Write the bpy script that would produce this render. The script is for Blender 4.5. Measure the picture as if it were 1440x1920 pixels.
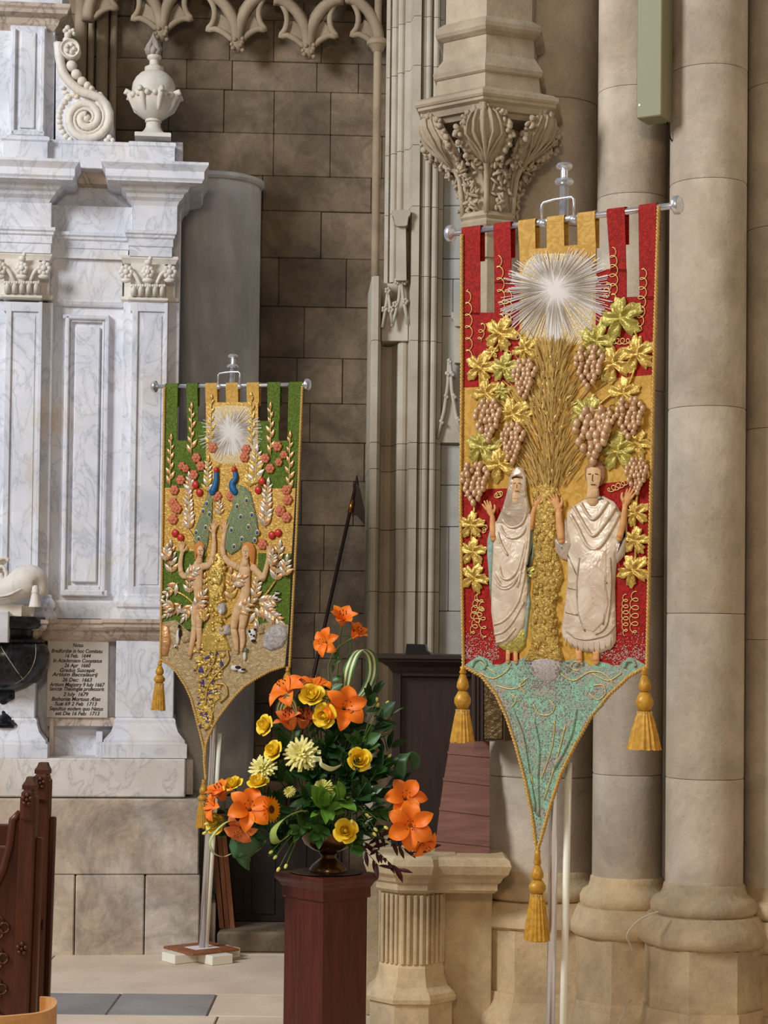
import bpy, math, random
from mathutils import Vector, Matrix
R_ = random.Random(11)
PI = math.pi
for o in list(bpy.data.objects):
    bpy.data.objects.remove(o)
SC = bpy.context.scene
COL = SC.collection
# ---------------------------------------------------------------- camera
F, OX, OY = 3600.0, 720.0, 1075.0           # focal length and optical axis in pixels of a 1440 x 1920 frame
PITCH, ROLL, EYE = math.atan(115 / 3600), math.radians(0.66), Vector((0, 0, 1.6))
camd = bpy.data.cameras.new('camera')
camd.sensor_fit = 'HORIZONTAL'; camd.sensor_width = 36; camd.lens = F / 1440 * 36
camd.shift_y = (OY - 960) / 1440; camd.clip_end = 100
cam = bpy.data.objects.new('camera', camd); COL.objects.link(cam)
CR = Matrix.Rotation(PI / 2 + PITCH, 3, 'X') @ Matrix.Rotation(ROLL, 3, 'Z')
cam.matrix_world = Matrix.Translation(EYE) @ CR.to_4x4()
SC.camera = cam
# ---------------------------------------------------------------- light
wd = bpy.data.worlds.new('world'); SC.world = wd; wd.use_nodes = True
bg = wd.node_tree.nodes['Background']; bg.inputs[0].default_value = (0.86, 0.88, 0.95, 1); bg.inputs[1].default_value = 0.21
def area(name, loc, target, size, power, col):
    l = bpy.data.lights.new(name, 'AREA'); l.shape = 'RECTANGLE'; l.size, l.size_y = size; l.energy = power; l.color = col
    o = bpy.data.objects.new(name, l); COL.objects.link(o); o.location = loc
    o.rotation_euler = (Vector(target) - Vector(loc)).to_track_quat('-Z', 'Y').to_euler()
    return o
area('nave_window_light', (-6.4, 3.2, 6.6), (0.2, 8.5, 1.6), (2.2, 3.2), 740, (0.93, 0.96, 1.0))
area('choir_lamp_light', (-0.6, -1.5, 4.2), (0.9, 8, 0.4), (0.8, 0.8), 130, (1.0, 0.76, 0.5))
vs = SC.view_settings
vs.view_transform = 'Standard'; vs.look = 'None'; vs.gamma = 1; vs.use_curve_mapping = False; vs.exposure = 0.0
# ---------------------------------------------------------------- geometry helpers
def ray(px, py):
    return CR @ Vector(((px - OX) / F, -(py - OY) / F, -1))
def at(px, py, Y):
    d = ray(px, py); return EYE + d * (Y / d.y)
def onfloor(px, py, z=0.0):
    d = ray(px, py); return EYE + d * ((z - EYE.z) / d.z)
class Frame:
    """a vertical plane standing in the place: local x along it, local y away from its front, local z up"""
    def __init__(s, O, yaw=0.0, tilt=0.0, lean=0.0):
        s.m = Matrix.Translation(O) @ Matrix.Rotation(math.radians(yaw), 4, 'Z') @ Matrix.Rotation(math.radians(tilt), 4, 'Y') @ Matrix.Rotation(math.radians(lean), 4, 'X')
        s.i = s.m.inverted(); s.e = s.i @ EYE; s.r = s.i.to_3x3()
    def __call__(s, px, py, n=0.0):
        d = s.r @ ray(px, py); t = (-n - s.e.y) / d.y
        return s.e + d * t
    def u(s, px, py, n=0.0): return s(px, py, n).x
    def v(s, px, py, n=0.0): return s(px, py, n).z
    def pts(s, lst, n=0.0): return [(p.x, p.z) for p in (s(a, b, n) for a, b in lst)]
class MB:
    def __init__(s): s.v = []; s.f = []
    def add(s, vs, fs):
        k = len(s.v); s.v += [tuple(p) for p in vs]; s.f += [tuple(i + k for i in f) for f in fs]; return s
    def box(s, x0, x1, y0, y1, z0, z1, c=0.0):
        if x0 > x1: x0, x1 = x1, x0
        if y0 > y1: y0, y1 = y1, y0
        if z0 > z1: z0, z1 = z1, z0
        if c <= 0:
            return s.add([(x, y, z) for z in (z0, z1) for y in (y0, y1) for x in (x0, x1)],
                         [(0, 2, 3, 1), (4, 5, 7, 6), (0, 1, 5, 4), (2, 6, 7, 3), (0, 4, 6, 2), (1, 3, 7, 5)])
        c = min(c, (x1 - x0) * .4, (y1 - y0) * .4, (z1 - z0) * .4)
        V, idx = [], {}
        for i, (x, sx) in enumerate(((x0, 1), (x1, -1))):
            for j, (y, sy) in enumerate(((y0, 1), (y1, -1))):
                for k, (z, sz) in enumerate(((z0, 1), (z1, -1))):
                    for a in range(3):
                        p = [x + sx * c, y + sy * c, z + sz * c]; p[a] = (x, y, z)[a]
                        idx[i, j, k, a] = len(V); V.append(tuple(p))
        Fs = []
        g = lambda i, j, k, a: idx[i, j, k, a]
        for i in (0, 1): Fs.append([g(i, 0, 0, 0), g(i, 1, 0, 0), g(i, 1, 1, 0), g(i, 0, 1, 0)])
        for j in (0, 1): Fs.append([g(0, j, 0, 1), g(1, j, 0, 1), g(1, j, 1, 1), g(0, j, 1, 1)])
        for k in (0, 1): Fs.append([g(0, 0, k, 2), g(1, 0, k, 2), g(1, 1, k, 2), g(0, 1, k, 2)])
        for i in (0, 1):
            for j in (0, 1): Fs.append([g(i, j, 0, 0), g(i, j, 1, 0), g(i, j, 1, 1), g(i, j, 0, 1)])
        for i in (0, 1):
            for k in (0, 1): Fs.append([g(i, 0, k, 0), g(i, 1, k, 0), g(i, 1, k, 2), g(i, 0, k, 2)])
        for j in (0, 1):
            for k in (0, 1): Fs.append([g(0, j, k, 1), g(1, j, k, 1), g(1, j, k, 2), g(0, j, k, 2)])
        for i in (0, 1):
            for j in (0, 1):
                for k in (0, 1): Fs.append([g(i, j, k, 0), g(i, j, k, 1), g(i, j, k, 2)])
        m = Vector(((x0 + x1) / 2, (y0 + y1) / 2, (z0 + z1) / 2))
        for q, f in enumerate(Fs):
            a, b, d = (Vector(V[t]) for t in f[:3])
            if (b - a).cross(d - a).dot(a - m) < 0: Fs[q] = f[::-1]
        return s.add(V, Fs)
    def prism(s, pts, y0, y1):                 # outline in x,z pushed along y
        n = len(pts); A = sum(pts[i][0] * pts[(i + 1) % n][1] - pts[(i + 1) % n][0] * pts[i][1] for i in range(n))
        if A < 0: pts = pts[::-1]
        if y0 > y1: y0, y1 = y1, y0
        return s.add([(x, y0, z) for x, z in pts] + [(x, y1, z) for x, z in pts],
                     [tuple(range(n)), tuple(range(2 * n - 1, n - 1, -1))] + [(i, i + n, (i + 1) % n + n, (i + 1) % n) for i in range(n)])
    def vprism(s, pts, z0, z1):                # outline in x,y pushed up
        n = len(pts); A = sum(pts[i][0] * pts[(i + 1) % n][1] - pts[(i + 1) % n][0] * pts[i][1] for i in range(n))
        if A < 0: pts = pts[::-1]
        return s.add([(x, y, z0) for x, y in pts] + [(x, y, z1) for x, y in pts],
                     [tuple(range(n - 1, -1, -1)), tuple(range(n, 2 * n))] + [(i, (i + 1) % n, (i + 1) % n + n, i + n) for i in range(n)])
    def rings(s, rr, cap=True):
        n = len(rr[0]); V = [p for r in rr for p in r]; Fs = []
        for k in range(len(rr) - 1):
            for i in range(n):
                j = (i + 1) % n
                Fs.append((k * n + i, k * n + j, (k + 1) * n + j, (k + 1) * n + i))
        if cap: Fs += [tuple(range(n - 1, -1, -1)), tuple(range((len(rr) - 1) * n, len(rr) * n))]
        return s.add(V, Fs)
    def lathe(s, prof, cx=0, cy=0, seg=24, ph=0.0, sx=1.0, sy=1.0, z=0.0):
        return s.rings([[(cx + r * sx * math.cos(ph + 2 * PI * i / seg), cy + r * sy * math.sin(ph + 2 * PI * i / seg), z + h) for i in range(seg)] for r, h in prof])
    def rect(s, x0, x1, yf, yb, prof):         # moulding running round a rectangular block: prof = (projection, height)
        return s.rings([[(x0 - o, yf - o, h), (x1 + o, yf - o, h), (x1 + o, yb, h), (x0 - o, yb, h)] for o, h in prof])
    def tube(s, path, r, seg=6, cap=True):
        P = [Vector(p) for p in path]; n = len(P); rr = []
        up = None
        for i in range(n):
            t = (P[min(i + 1, n - 1)] - P[max(i - 1, 0)])
            if t.length < 1e-9: t = Vector((0, 0, 1))
            t.normalize()
            if up is None:
                up = Vector((0, 0, 1)) if abs(t.z) < .9 else Vector((0, 1, 0))
            a = t.cross(up)
            if a.length < 1e-6: a = t.orthogonal()
            a.normalize(); b = a.cross(t).normalized(); up = b
            q = r[i] if isinstance(r, (list, tuple)) else r
            rr.append([P[i] + (a * math.cos(-2 * PI * k / seg) + b * math.sin(-2 * PI * k / seg)) * q for k in range(seg)])
        return s.rings(rr, cap)
    def ball(s, c, r, seg=10, rings=6, m=None):
        if not isinstance(r, (list, tuple)): r = (r, r, r)
        V = [Vector((0, 0, -r[2]))]; Fs = []
        for j in range(1, rings):
            th = -PI / 2 + PI * j / rings
            V += [Vector((r[0] * math.cos(th) * math.cos(2 * PI * i / seg), r[1] * math.cos(th) * math.sin(2 * PI * i / seg), r[2] * math.sin(th))) for i in range(seg)]
        V.append(Vector((0, 0, r[2]))); L = len(V) - 1
        for i in range(seg):
            j = (i + 1) % seg
            Fs.append((0, 1 + j, 1 + i)); Fs.append((L, L - seg + i, L - seg + j))
            for k in range(rings - 2): Fs.append((1 + k * seg + i, 1 + k * seg + j, 1 + (k + 1) * seg + j, 1 + (k + 1) * seg + i))
        if m is not None: V = [m @ v for v in V]
        return s.add([v + Vector(c) for v in V], Fs)
    def pad(s, pts, y, h, ins=None, mid=None):  # padded applique: outline at depth y, rounded up towards the viewer by h
        n = len(pts); A = sum(pts[i][0] * pts[(i + 1) % n][1] - pts[(i + 1) % n][0] * pts[i][1] for i in range(n))
        if A < 0: pts = pts[::-1]
        P = [Vector(p) for p in pts]
        ins = h * 1.2 if ins is None else ins
        rr = [[(p.x, y, p.y) for p in P]]
        nm = []
        for i in range(n):
            a, b = P[i] - P[i - 1], P[(i + 1) % n] - P[i]
            if a.length > 1e-9: a.normalize()
            if b.length > 1e-9: b.normalize()
            q = Vector((-a.y - b.y, a.x + b.x)); L = q.length
            q = q / L if L > 1e-6 else Vector((0, 0))
            nm.append(q)
        for t, k in ((.35, .72), (1., 1.)):
            rr.append([(P[i].x + nm[i].x * ins * t, y - h * k, P[i].y + nm[i].y * ins * t) for i in range(n)])
        V = [p for r in rr for p in r]; Fs = []
        for k in range(2):
            for i in range(n):
                j = (i + 1) % n; Fs.append((k * n + i, k * n + j, (k + 1) * n + j, (k + 1) * n + i))
        Fs.append(tuple(range(2 * n, 3 * n)))
        return s.add(V, Fs)
    def puff(s, pts, y, h, c=None):             # star-shaped outline domed towards a centre
        n = len(pts); A = sum(pts[i][0] * pts[(i + 1) % n][1] - pts[(i + 1) % n][0] * pts[i][1] for i in range(n))
        if A < 0: pts = pts[::-1]
        cx, cz = c if c else (sum(p[0] for p in pts) / n, sum(p[1] for p in pts) / n)
        V = [(x, y, z) for x, z in pts] + [(cx + (x - cx) * .72, y - h * .75, cz + (z - cz) * .72) for x, z in pts] + [(cx + (x - cx) * .3, y - h, cz + (z - cz) * .3) for x, z in pts] + [(cx, y - h, cz)]
        Fs = []
        for i in range(n):
            j = (i + 1) % n
            Fs += [(i, j, n + j, n + i), (n + i, n + j, 2 * n + j, 2 * n + i), (2 * n + i, 2 * n + j, 3 * n)]
        return s.add(V, Fs)
    def mesh(s, name, smooth=False, mat=None):
        me = bpy.data.meshes.new(name); me.from_pydata(s.v, [], s.f)
        if mat: me.materials.append(mat)
        if smooth: me.polygons.foreach_set('use_smooth', [True] * len(me.polygons))
        me.update(); return me
    def build(s, name, mat, parent=None, smooth=False, m=None, sharp=None):
        me = s.mesh(name, smooth, mat)
        if smooth and sharp: 
            me.set_sharp_from_angle(angle=math.radians(sharp))
        o = bpy.data.objects.new(name, me); COL.objects.link(o)
        if parent is not None: o.parent = parent
        if m is not None:
            if parent is None: o.matrix_world = m
            else: o.matrix_local = m
        return o
def tag(o, label=None, cat=None, group=None, kind=None):
    if label: o['label'] = label
    if cat: o['category'] = cat
    if group: o['group'] = group
    if kind: o['kind'] = kind
    return o
def thing(name, label, cat, m, group=None, kind=None):
    o = bpy.data.objects.new(name, None); COL.objects.link(o); o.empty_display_size = .05
    o.matrix_world = m.m if isinstance(m, Frame) else (Matrix.Translation(m) if isinstance(m, Vector) else m)
    return tag(o, label, cat, group, kind)
def struct(name, label, cat, m=None):
    return thing(name, label, cat, m or Matrix.Identity(4), None, 'structure')
def smoothpath(pts, k=4):
    P = [Vector(p) for p in pts]; out = []
    for i in range(len(P) - 1):
        a, b, c, d = P[max(i - 1, 0)], P[i], P[i + 1], P[min(i + 2, len(P) - 1)]
        for j in range(k):
            t = j / k
            out.append(.5 * ((2 * b) + (c - a) * t + (2 * a - 5 * b + 4 * c - d) * t * t + (3 * b - a - 3 * c + d) * t ** 3))
    out.append(P[-1]); return out
# ---------------------------------------------------------------- materials
def rgb(r, g, b):
    f = lambda c: ((c / 255 + .055) / 1.055) ** 2.4 if c / 255 > .04045 else c / 255 / 12.92
    return (f(r), f(g), f(b), 1)
class NT:
    def __init__(s, name, rough=.8, metal=0.0, spec=.3):
        s.mat = bpy.data.materials.new(name); s.mat.use_nodes = True
        s.t = s.mat.node_tree; s.b = s.t.nodes['Principled BSDF']
        s.b.inputs['Roughness'].default_value = rough; s.b.inputs['Metallic'].default_value = metal
        s.b.inputs['Specular IOR Level'].default_value = spec
        s._pos = None
    def n(s, typ, **kw):
        nd = s.t.nodes.new(typ)
        for k, v in kw.items(): setattr(nd, k, v)
        return nd
    def l(s, a, b): s.t.links.new(a, b)
    def pos(s, obj=False):
        if s._pos is None:
            s._pos = s.n('ShaderNodeTexCoord').outputs['Object'] if obj else s.n('ShaderNodeNewGeometry').outputs['Position']
        return s._pos
    def scaled(s, sc):
        m = s.n('ShaderNodeMapping'); m.inputs['Scale'].default_value = sc; s.l(s.pos(), m.inputs[0]); return m.outputs[0]
    def noise(s, scale, detail=4, dist=0.0, vec=None, rough=.55):
        nd = s.n('ShaderNodeTexNoise'); nd.inputs['Scale'].default_value = scale; nd.inputs['Detail'].default_value = detail
        nd.inputs['Distortion'].default_value = dist; nd.inputs['Roughness'].default_value = rough
        s.l(vec if vec is not None else s.pos(), nd.inputs['Vector']); return nd.outputs[0]
    def ramp(s, fac, stops, interp='LINEAR'):
        r = s.n('ShaderNodeValToRGB'); r.color_ramp.interpolation = interp
        e = r.color_ramp.elements
        while len(e) < len(stops): e.new(.5)
        for q, (p, c) in zip(e, stops): q.position = p; q.color = c if len(c) == 4 else (*c, 1)
        s.l(fac, r.inputs[0]); return r.outputs[0]
    def mix(s, fac, a, b, mode='MIX'):
        m = s.n('ShaderNodeMix', data_type='RGBA', blend_type=mode)
        for k, x in ((0, fac), (6, a), (7, b)):
            if hasattr(x, 'links'): s.l(x, m.inputs[k])
            else: m.inputs[k].default_value = x
        return m.outputs[2]
    def math(s, op, a, b=0.0):
        m = s.n('ShaderNodeMath', operation=op)
        for k, x in ((0, a), (1, b)):
            if hasattr(x, 'links'): s.l(x, m.inputs[k])
            else: m.inputs[k].default_value = x
        return m.outputs[0]
    def vary(s, col, amt):                       # each object a little lighter or darker
        r = s.n('ShaderNodeObjectInfo').outputs['Random']
        v = s.math('ADD', s.math('MULTIPLY', r, 2 * amt), 1 - amt)
        h = s.n('ShaderNodeHueSaturation'); s.l(col, h.inputs['Color']); s.l(v, h.inputs['Value']); return h.outputs[0]
    def bump(s, h, strength=.3, dist=.01):
        b = s.n('ShaderNodeBump'); b.inputs['Strength'].default_value = strength; b.inputs['Distance'].default_value = dist
        s.l(h, b.inputs['Height']); s.l(b.outputs[0], s.b.inputs['Normal']); return s
    def col(s, c):
        if hasattr(c, 'links'): s.l(c, s.b.inputs['Base Color'])
        else: s.b.inputs['Base Color'].default_value = c
        return s
def stone(name, c1, c2, c3, sc=2.2, var=.09, bump=.35, stain=.5, rough=.88, streak=False, blotch=False):
    t = NT(name, rough, 0, .2)
    a = t.ramp(t.noise(sc * 2.2, 6), [(.32, c1), (.68, c2)])
    st = t.noise(sc * .55, 5, .6, vec=t.scaled((1.6, 1.6, .35)) if streak else None)
    m = t.ramp(st, [(.48, (0, 0, 0)), (.66, (stain,) * 3)])
    c = t.mix(m, a, c3)
    if blotch:
        b1 = t.ramp(t.noise(2.1, 7, 1.2, rough=.7), [(.36, (.62, .6, .6)), (.56, (1.06, 1.02, .98))])
        c = t.mix(float(blotch), c, b1, 'MULTIPLY')
        b2 = t.ramp(t.noise(11, 5, .8, rough=.7), [(.34, (.74, .72, .72)), (.6, (1.05, 1.04, 1.0))])
        c = t.mix(.8 * blotch, c, b2, 'MULTIPLY')
    sp = t.ramp(t.noise(95, 2), [(.30, (.45, .45, .45)), (.42, (1, 1, 1))])
    c = t.mix(.22, c, sp, 'MULTIPLY')
    t.col(t.vary(c, var) if var else c)
    return t.bump(t.noise(38, 6, rough=.65), bump, .008).mat
def marble(name, c1, c2, vein, warm, sc=1.0, rough=.5, v=.75):
    t = NT(name, rough, 0, .35)
    a = t.ramp(t.noise(3 * sc, 4), [(.35, c1), (.65, c2)])
    n1 = t.noise(2.6 * sc, 7, 2.2, vec=t.scaled((1.25, 1, .8)))
    d = t.math('ABSOLUTE', t.math('SUBTRACT', n1, .5))
    ve = t.ramp(d, [(0, (v,) * 3), (.018, (v * .3,) * 3), (.06, (0, 0, 0))])
    n2 = t.noise(6.5 * sc, 6, 3.0)
    d2 = t.math('ABSOLUTE', t.math('SUBTRACT', n2, .52))
    ve2 = t.ramp(d2, [(0, (v * .5,) * 3), (.012, (0, 0, 0))])
    c = t.mix(ve, a, vein); c = t.mix(ve2, c, vein)
    w = t.ramp(t.noise(1.7 * sc, 4, .5), [(.52, (0, 0, 0)), (.7, (.55,) * 3)])
    c = t.mix(w, c, warm)
    t.col(t.vary(c, .05)); return t.bump(t.noise(30, 4), .08, .004).mat
def plain(name, c, rough=.6, metal=0.0, spec=.3, bump=0.0, bs=60, var=0.0, c2=None, cs=8):
    t = NT(name, rough, metal, spec)
    col = t.ramp(t.noise(cs, 4), [(.35, c), (.65, c2)]) if c2 else None
    if var:
        if col is None:
            n = t.n('ShaderNodeRGB'); n.outputs[0].default_value = c; col = n.outputs[0]
        col = t.vary(col, var)
    t.col(col if col is not None else c)
    if bump: t.bump(t.noise(bs, 4), bump, .006)
    return t.mat
def wood(name, c1, c2, sc=(14, 14, 1.2), rough=.42, spec=.4):
    t = NT(name, rough, 0, spec)
    n = t.noise(3.0, 6, 1.2, vec=t.scaled(sc))
    t.col(t.vary(t.ramp(n, [(.3, c1), (.7, c2)]), .06)); return t.bump(n, .12, .003).mat
def damask(name, c1, c2, sc=90, rough=.6):
    t = NT(name, rough, 0, .3)
    n = t.noise(sc, 3, 1.5); m = t.ramp(n, [(.47, c1), (.53, c2)])
    w = t.noise(7, 3, vec=t.scaled((1, 1, .35)))
    t.col(m); t.b.inputs['Specular IOR Level'].default_value = .15
    h = t.math('ADD', t.math('MULTIPLY', n, .25), w); return t.bump(h, .5, .02).mat
def foil(name, c1, c2, rough=.38, metal=.55, sc=55, bump=.8, d=.006):
    t = NT(name, rough, metal, .5)
    n = t.noise(sc, 3, .8); t.col(t.ramp(n, [(.3, c1), (.7, c2)])); return t.bump(n, bump, d).mat
# ================================================================ materials used by the building
M_wall = stone('wall_ashlar', rgb(146, 130, 110), rgb(118, 105, 90), rgb(88, 81, 75), 1.6, .15, .7, .8, blotch=True)
M_mortar = stone('mortar', rgb(124, 110, 93), rgb(102, 90, 77), rgb(82, 74, 67), 3, 0, .4, .5, blotch=True)
M_trace = stone('tracery_stone', rgb(178, 160, 134), rgb(150, 133, 110), rgb(112, 98, 82), 3, .05, .3, .4)
M_pier = stone('pier_stone', rgb(206, 198, 182), rgb(186, 174, 154), rgb(160, 138, 110), 2.0, .05, .25, .45, streak=True)
M_panel = stone('panel_stone', rgb(200, 198, 192), rgb(180, 178, 170), rgb(150, 142, 130), 2.5, .05, .2, .35)
M_corbel = stone('corbel_stone', rgb(190, 174, 150), rgb(166, 150, 128), rgb(120, 106, 90), 4, .03, .3, .4)
M_column = stone('column_stone', rgb(214, 202, 184), rgb(188, 174, 154), rgb(146, 130, 110), 1.5, .06, .35, .6, streak=True, blotch=.45)
M_base = stone('base_stone', rgb(214, 194, 158), rgb(190, 168, 132), rgb(160, 146, 122), 2.2, .07, .5, .6, blotch=.6)
M_grey = stone('grey_plaster', rgb(226, 224, 224), rgb(196, 194, 194), rgb(146, 142, 140), 2.4, 0, .3, .7, streak=True)
M_tomb = stone('tomb_base_stone', rgb(198, 184, 168), rgb(178, 164, 148), rgb(224, 220, 214), 2.6, .05, .4, .7, blotch=True)
M_floor = stone('floor_stone', rgb(232, 212, 190), rgb(214, 194, 172), rgb(190, 174, 154), 1.6, .08, .2, .5, rough=.6)
M_grey_paver = stone('grey_paver', rgb(156, 152, 150), rgb(138, 134, 134), rgb(160, 152, 142), 1.6, .08, .2, .4, rough=.6)
M_white = marble('white_marble', rgb(230, 230, 234), rgb(210, 212, 220), rgb(132, 136, 146), rgb(214, 200, 184), 1.5, .5, .42)
M_warm = marble('warm_marble', rgb(206, 190, 172), rgb(186, 168, 152), rgb(112, 100, 92), rgb(184, 156, 130), 1.3)
M_pale = marble('pale_carved_marble', rgb(232, 226, 216), rgb(216, 208, 196), rgb(160, 150, 140), rgb(224, 204, 176), 1.2, .55, .25)
M_black = marble('black_marble', rgb(26, 27, 30), rgb(16, 17, 20), rgb(70, 72, 78), rgb(30, 28, 28), 1.4, .22, .5)
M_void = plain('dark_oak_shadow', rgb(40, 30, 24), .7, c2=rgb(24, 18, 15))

# ================================================================ floor
flo = struct('floor', 'worn beige stone paving slabs in front of the marble monument', 'floor')
MB().box(-3.2, 3.4, -1.0, 12.2, -.06, -.004).build('floor_bed', M_mortar, flo)
rows = [(12.2, 9.62), (9.615, 8.56), (8.555, 8.08), (8.075, 7.62), (7.615, 7.1), (7.095, 6.5), (6.495, 5.9), (5.895, 5.2), (5.195, 4.5), (4.495, 3.8), (3.795, 3.0)]
for k, (b, a) in enumerate(rows):
    x = -3.2 + (R_.random() * .5 if k != 2 else 0)
    while x < 3.3:
        w = (1.5 if k == 1 else .62) * R_.uniform(.85, 1.25)
        if k == 2:                                 # left end of this row: pavers coloured a darker grey
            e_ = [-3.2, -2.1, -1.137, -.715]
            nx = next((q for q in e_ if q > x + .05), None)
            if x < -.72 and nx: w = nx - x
        MB().box(x, min(x + w, 3.4) - .006, a, b, -.05, R_.uniform(-.0012, .0006), .004).build('paver', M_grey_paver if k == 2 and x < -.75 else M_floor, flo)
        x += w

# ================================================================ back wall of ashlar blocks
W = Frame(at(600, 1000, 10.6), 3)
wall = struct('wall_back', 'old brown ashlar stone wall behind the monument and flowers', 'wall', W)
wz0, wz1 = 0 - W.m.translation.z, W.v(600, -140)
MB().box(W.u(-60, 900), W.u(900, 900), .016, .3, wz0, wz1).build('mortar_bed', M_mortar, wall)
cy = [-140, -40, 40, 118, 173, 253, 332, 397, 485, 576, 672, 757, 830, 902, 985, 1070, 1150, 1235, 1320, 1400, 1490, 1580, 1670, 1760, 1840]
known = {253: [505, 612], 173: [410, 505, 612], 332: [485, 690], 118: [425, 585], 576: [567], 672: [640], 757: [580]}
for a, b in zip(cy[:-1], cy[1:]):
    if b < 120: xs = list(range(-60, 760, 130))
    else: xs = [300]
    xs = [300] if b >= 340 else [60]
    x = xs[0] + R_.uniform(-40, 40)
    edges = [x]
    while edges[-1] < 720: edges.append(edges[-1] + R_.uniform(82, 140))
    if a in known:
        for q in known[a]:
            i = min(range(len(edges)), key=lambda i: abs(edges[i] - q)); edges[i] = q
        edges = sorted(set(edges))
    z1, z0 = W.v(600, a), max(W.v(600, b), wz0)
    for p, q in zip(edges[:-1], edges[1:]):
        u0, u1 = W.u(p, 900), W.u(q, 900)
        if u1 - u0 < .05: continue
        pr = R_.uniform(-.004, .006)
        MB().box(u0 + .0012, u1 - .0012, -pr, .05, z0 + .0012, z1 - .0012, .004).build("stone_block", M_wall, wall)

# ---------------------------------------------------------------- blind tracery across the head of the wall
TN = .16
trc = struct('trim_1', 'cusped stone tracery arches hanging across the top of the brown wall', 'tracery', W)
spr = [(165, 40), (303, 60), (445, 80), (578, 92), (712, 90)]
def Wp(px, py, n): return W(px, py, n)
for (x0, y0), (x1, y1) in zip(spr[:-1], spr[1:]):
    xm, H = (x0 + x1) / 2, 92
    for (xa, ya) in ((x0, y0), (x1, y1)):
        pth = [Wp(xa + (xm - xa) * (1 - math.cos(t)), ya - H * math.sin(t) * 1.02, TN) for t in [math.radians(d) for d in range(0, 89, 8)]]
        MB().tube(pth, .030, 8).build('arch_rib', M_trace, trc, True)
        sg = 1 if xm > xa else -1
        pth = [Wp(xa + (xm - xa) * (1 - math.cos(t)), ya - H * math.sin(t) * 1.02, TN - .035) for t in [math.radians(d) for d in range(0, 89, 8)]]
        MB().tube(pth, .036, 6).build('arch_rib', M_trace, trc, True)
        d = abs(xm - xa)
        lobe = smoothpath([Wp(xa + sg * d * .12, ya - 4, TN - .01), Wp(xa + sg * d * .34, ya - 17, TN - .01), Wp(xa + sg * d * .58, ya - 25, TN - .01), Wp(xa + sg * d * .78, ya - 24, TN - .01),
                           Wp(xa + sg * d * .66, ya - 36, TN - .01), Wp(xa + sg * d * .60, ya - 52, TN - .01), Wp(xa + sg * d * .64, ya - 70, TN - .01), Wp(xa + sg * d * .8, ya - 90, TN - .01)], 3)
        MB().tube(lobe, .017, 6).build('cusp', M_trace, trc, True)
        MB().prism(W.pts([(xa + sg * d * .10, ya - 8), (xa + sg * d * .45, ya - 26), (xa + sg * d * .62, ya - 30), (xa + sg * d * .52, ya - 44), (xa + sg * d * .42, ya - 52), (xa + sg * d * .2, ya - 40)], TN - .03), -TN + .02, -TN + .06).build('cusp_web', M_trace, trc)
for i, (x, y) in enumerate(spr[1:4]):
    c = Wp(x, y + 6, TN + .01); m = MB().ball(c, (.036, .036, .042), 10, 7)
    for k in range(9):
        a = k * 2.4; m.ball(c + Vector((.03 * math.cos(a), -.02 - .012 * (k % 2), -.03 + .008 * k)), .013, 6, 4)
    m.build('carved_boss', M_trace, trc, True)
MB().box(W.u(240, -20, TN), W.u(760, -20, TN), -TN - .02, .02, W.v(500, -14, TN), W.v(500, -90, TN), .006).build('string_course', M_trace, trc)
c = Wp(708, 100, TN); zb, zt = W.v(708, 530, TN), W.v(708, 78, TN)
MB().lathe([(.022, zb), (.022, zt - .06), (.03, zt - .055), (.045, zt - .03), (.06, zt - .02), (.062, zt), (.05, zt + .012), (.034, zt + .02)], c.x, c.y, 16).build('shaft', M_trace, trc, True, sharp=40)
MB().lathe([(.02, zt + .02), (.02, zt + .4)], c.x, c.y, 12).build('shaft', M_trace, trc, True, sharp=40)
for px, r in ((150, .035), (170, .018), (191, .034), (212, .02)):
    c = Wp(px, 150, .03)
    MB().lathe([(r, W.v(px, 345)), (r, wz1)], c.x, c.y, 12).build('shaft', M_trace, trc, True, sharp=40)

# ---------------------------------------------------------------- grey rounded pier beside the monument
gp = at(398, 900, 10.42)
gz = W.m.translation.z + W.v(440, 345, .25)
g = struct('trim_2', 'rounded grey plastered pier rising between monument and brown wall', 'pier', Matrix.Translation((gp.x, gp.y, 0)))
MB().lathe([(.245, 0), (.245, gz - .02), (.235, gz)], 0, 0, 40).build('pier_shaft', M_grey, g, True, sharp=40)
MB().lathe([(.25, gz), (.262, gz + .012), (.262, gz + .03), (.20, gz + .05)], 0, 0, 40).build('pier_cap', M_grey, g, True, sharp=40)

# ================================================================ moulded pier between wall and columns
P = Frame(at(760, 1000, 9.9), -4)
pier = struct('trim_3', 'tall moulded stone pier with vertical rolls and hollows beside the red banner', 'pier', P)
def parc(cx, n0, r, a0, a1, k=5):           # roll in plan, px centre, depth n0
    out = []; u = P.u(cx, 700, n0)
    for i in range(k + 1):
        a = math.radians(a0 + (a1 - a0) * i / k); out.append((u + r * math.cos(a), -(n0 + r * math.sin(a))))
    return out
def pl(px, n): return (P.u(px, 700, n), -n)
right_part = [pl(765, .05), pl(769, .12), pl(783, .12), pl(785, .06), pl(787, .06)] + parc(790, .09, .009, 170, 10) + [pl(792.5, .07)] + parc(798, .09, .015, 180, 0) + [pl(803, .05), pl(806, .05)] + parc(812, .075, .017, 180, 0) + \
             [pl(817.5, .03), pl(819, .045), pl(827, .045), pl(828, 0.0), pl(829, -.3)]
low = [pl(688, -.4), pl(694, .02)] + [pl(695, .10), pl(699, .125), pl(708, .125), pl(712, .10), pl(714, .02)] + [pl(716, -.06), pl(724, -.085), pl(734, -.075), pl(742, -.03)] + parc(755, .02, .028, 180, 20) + right_part
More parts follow.
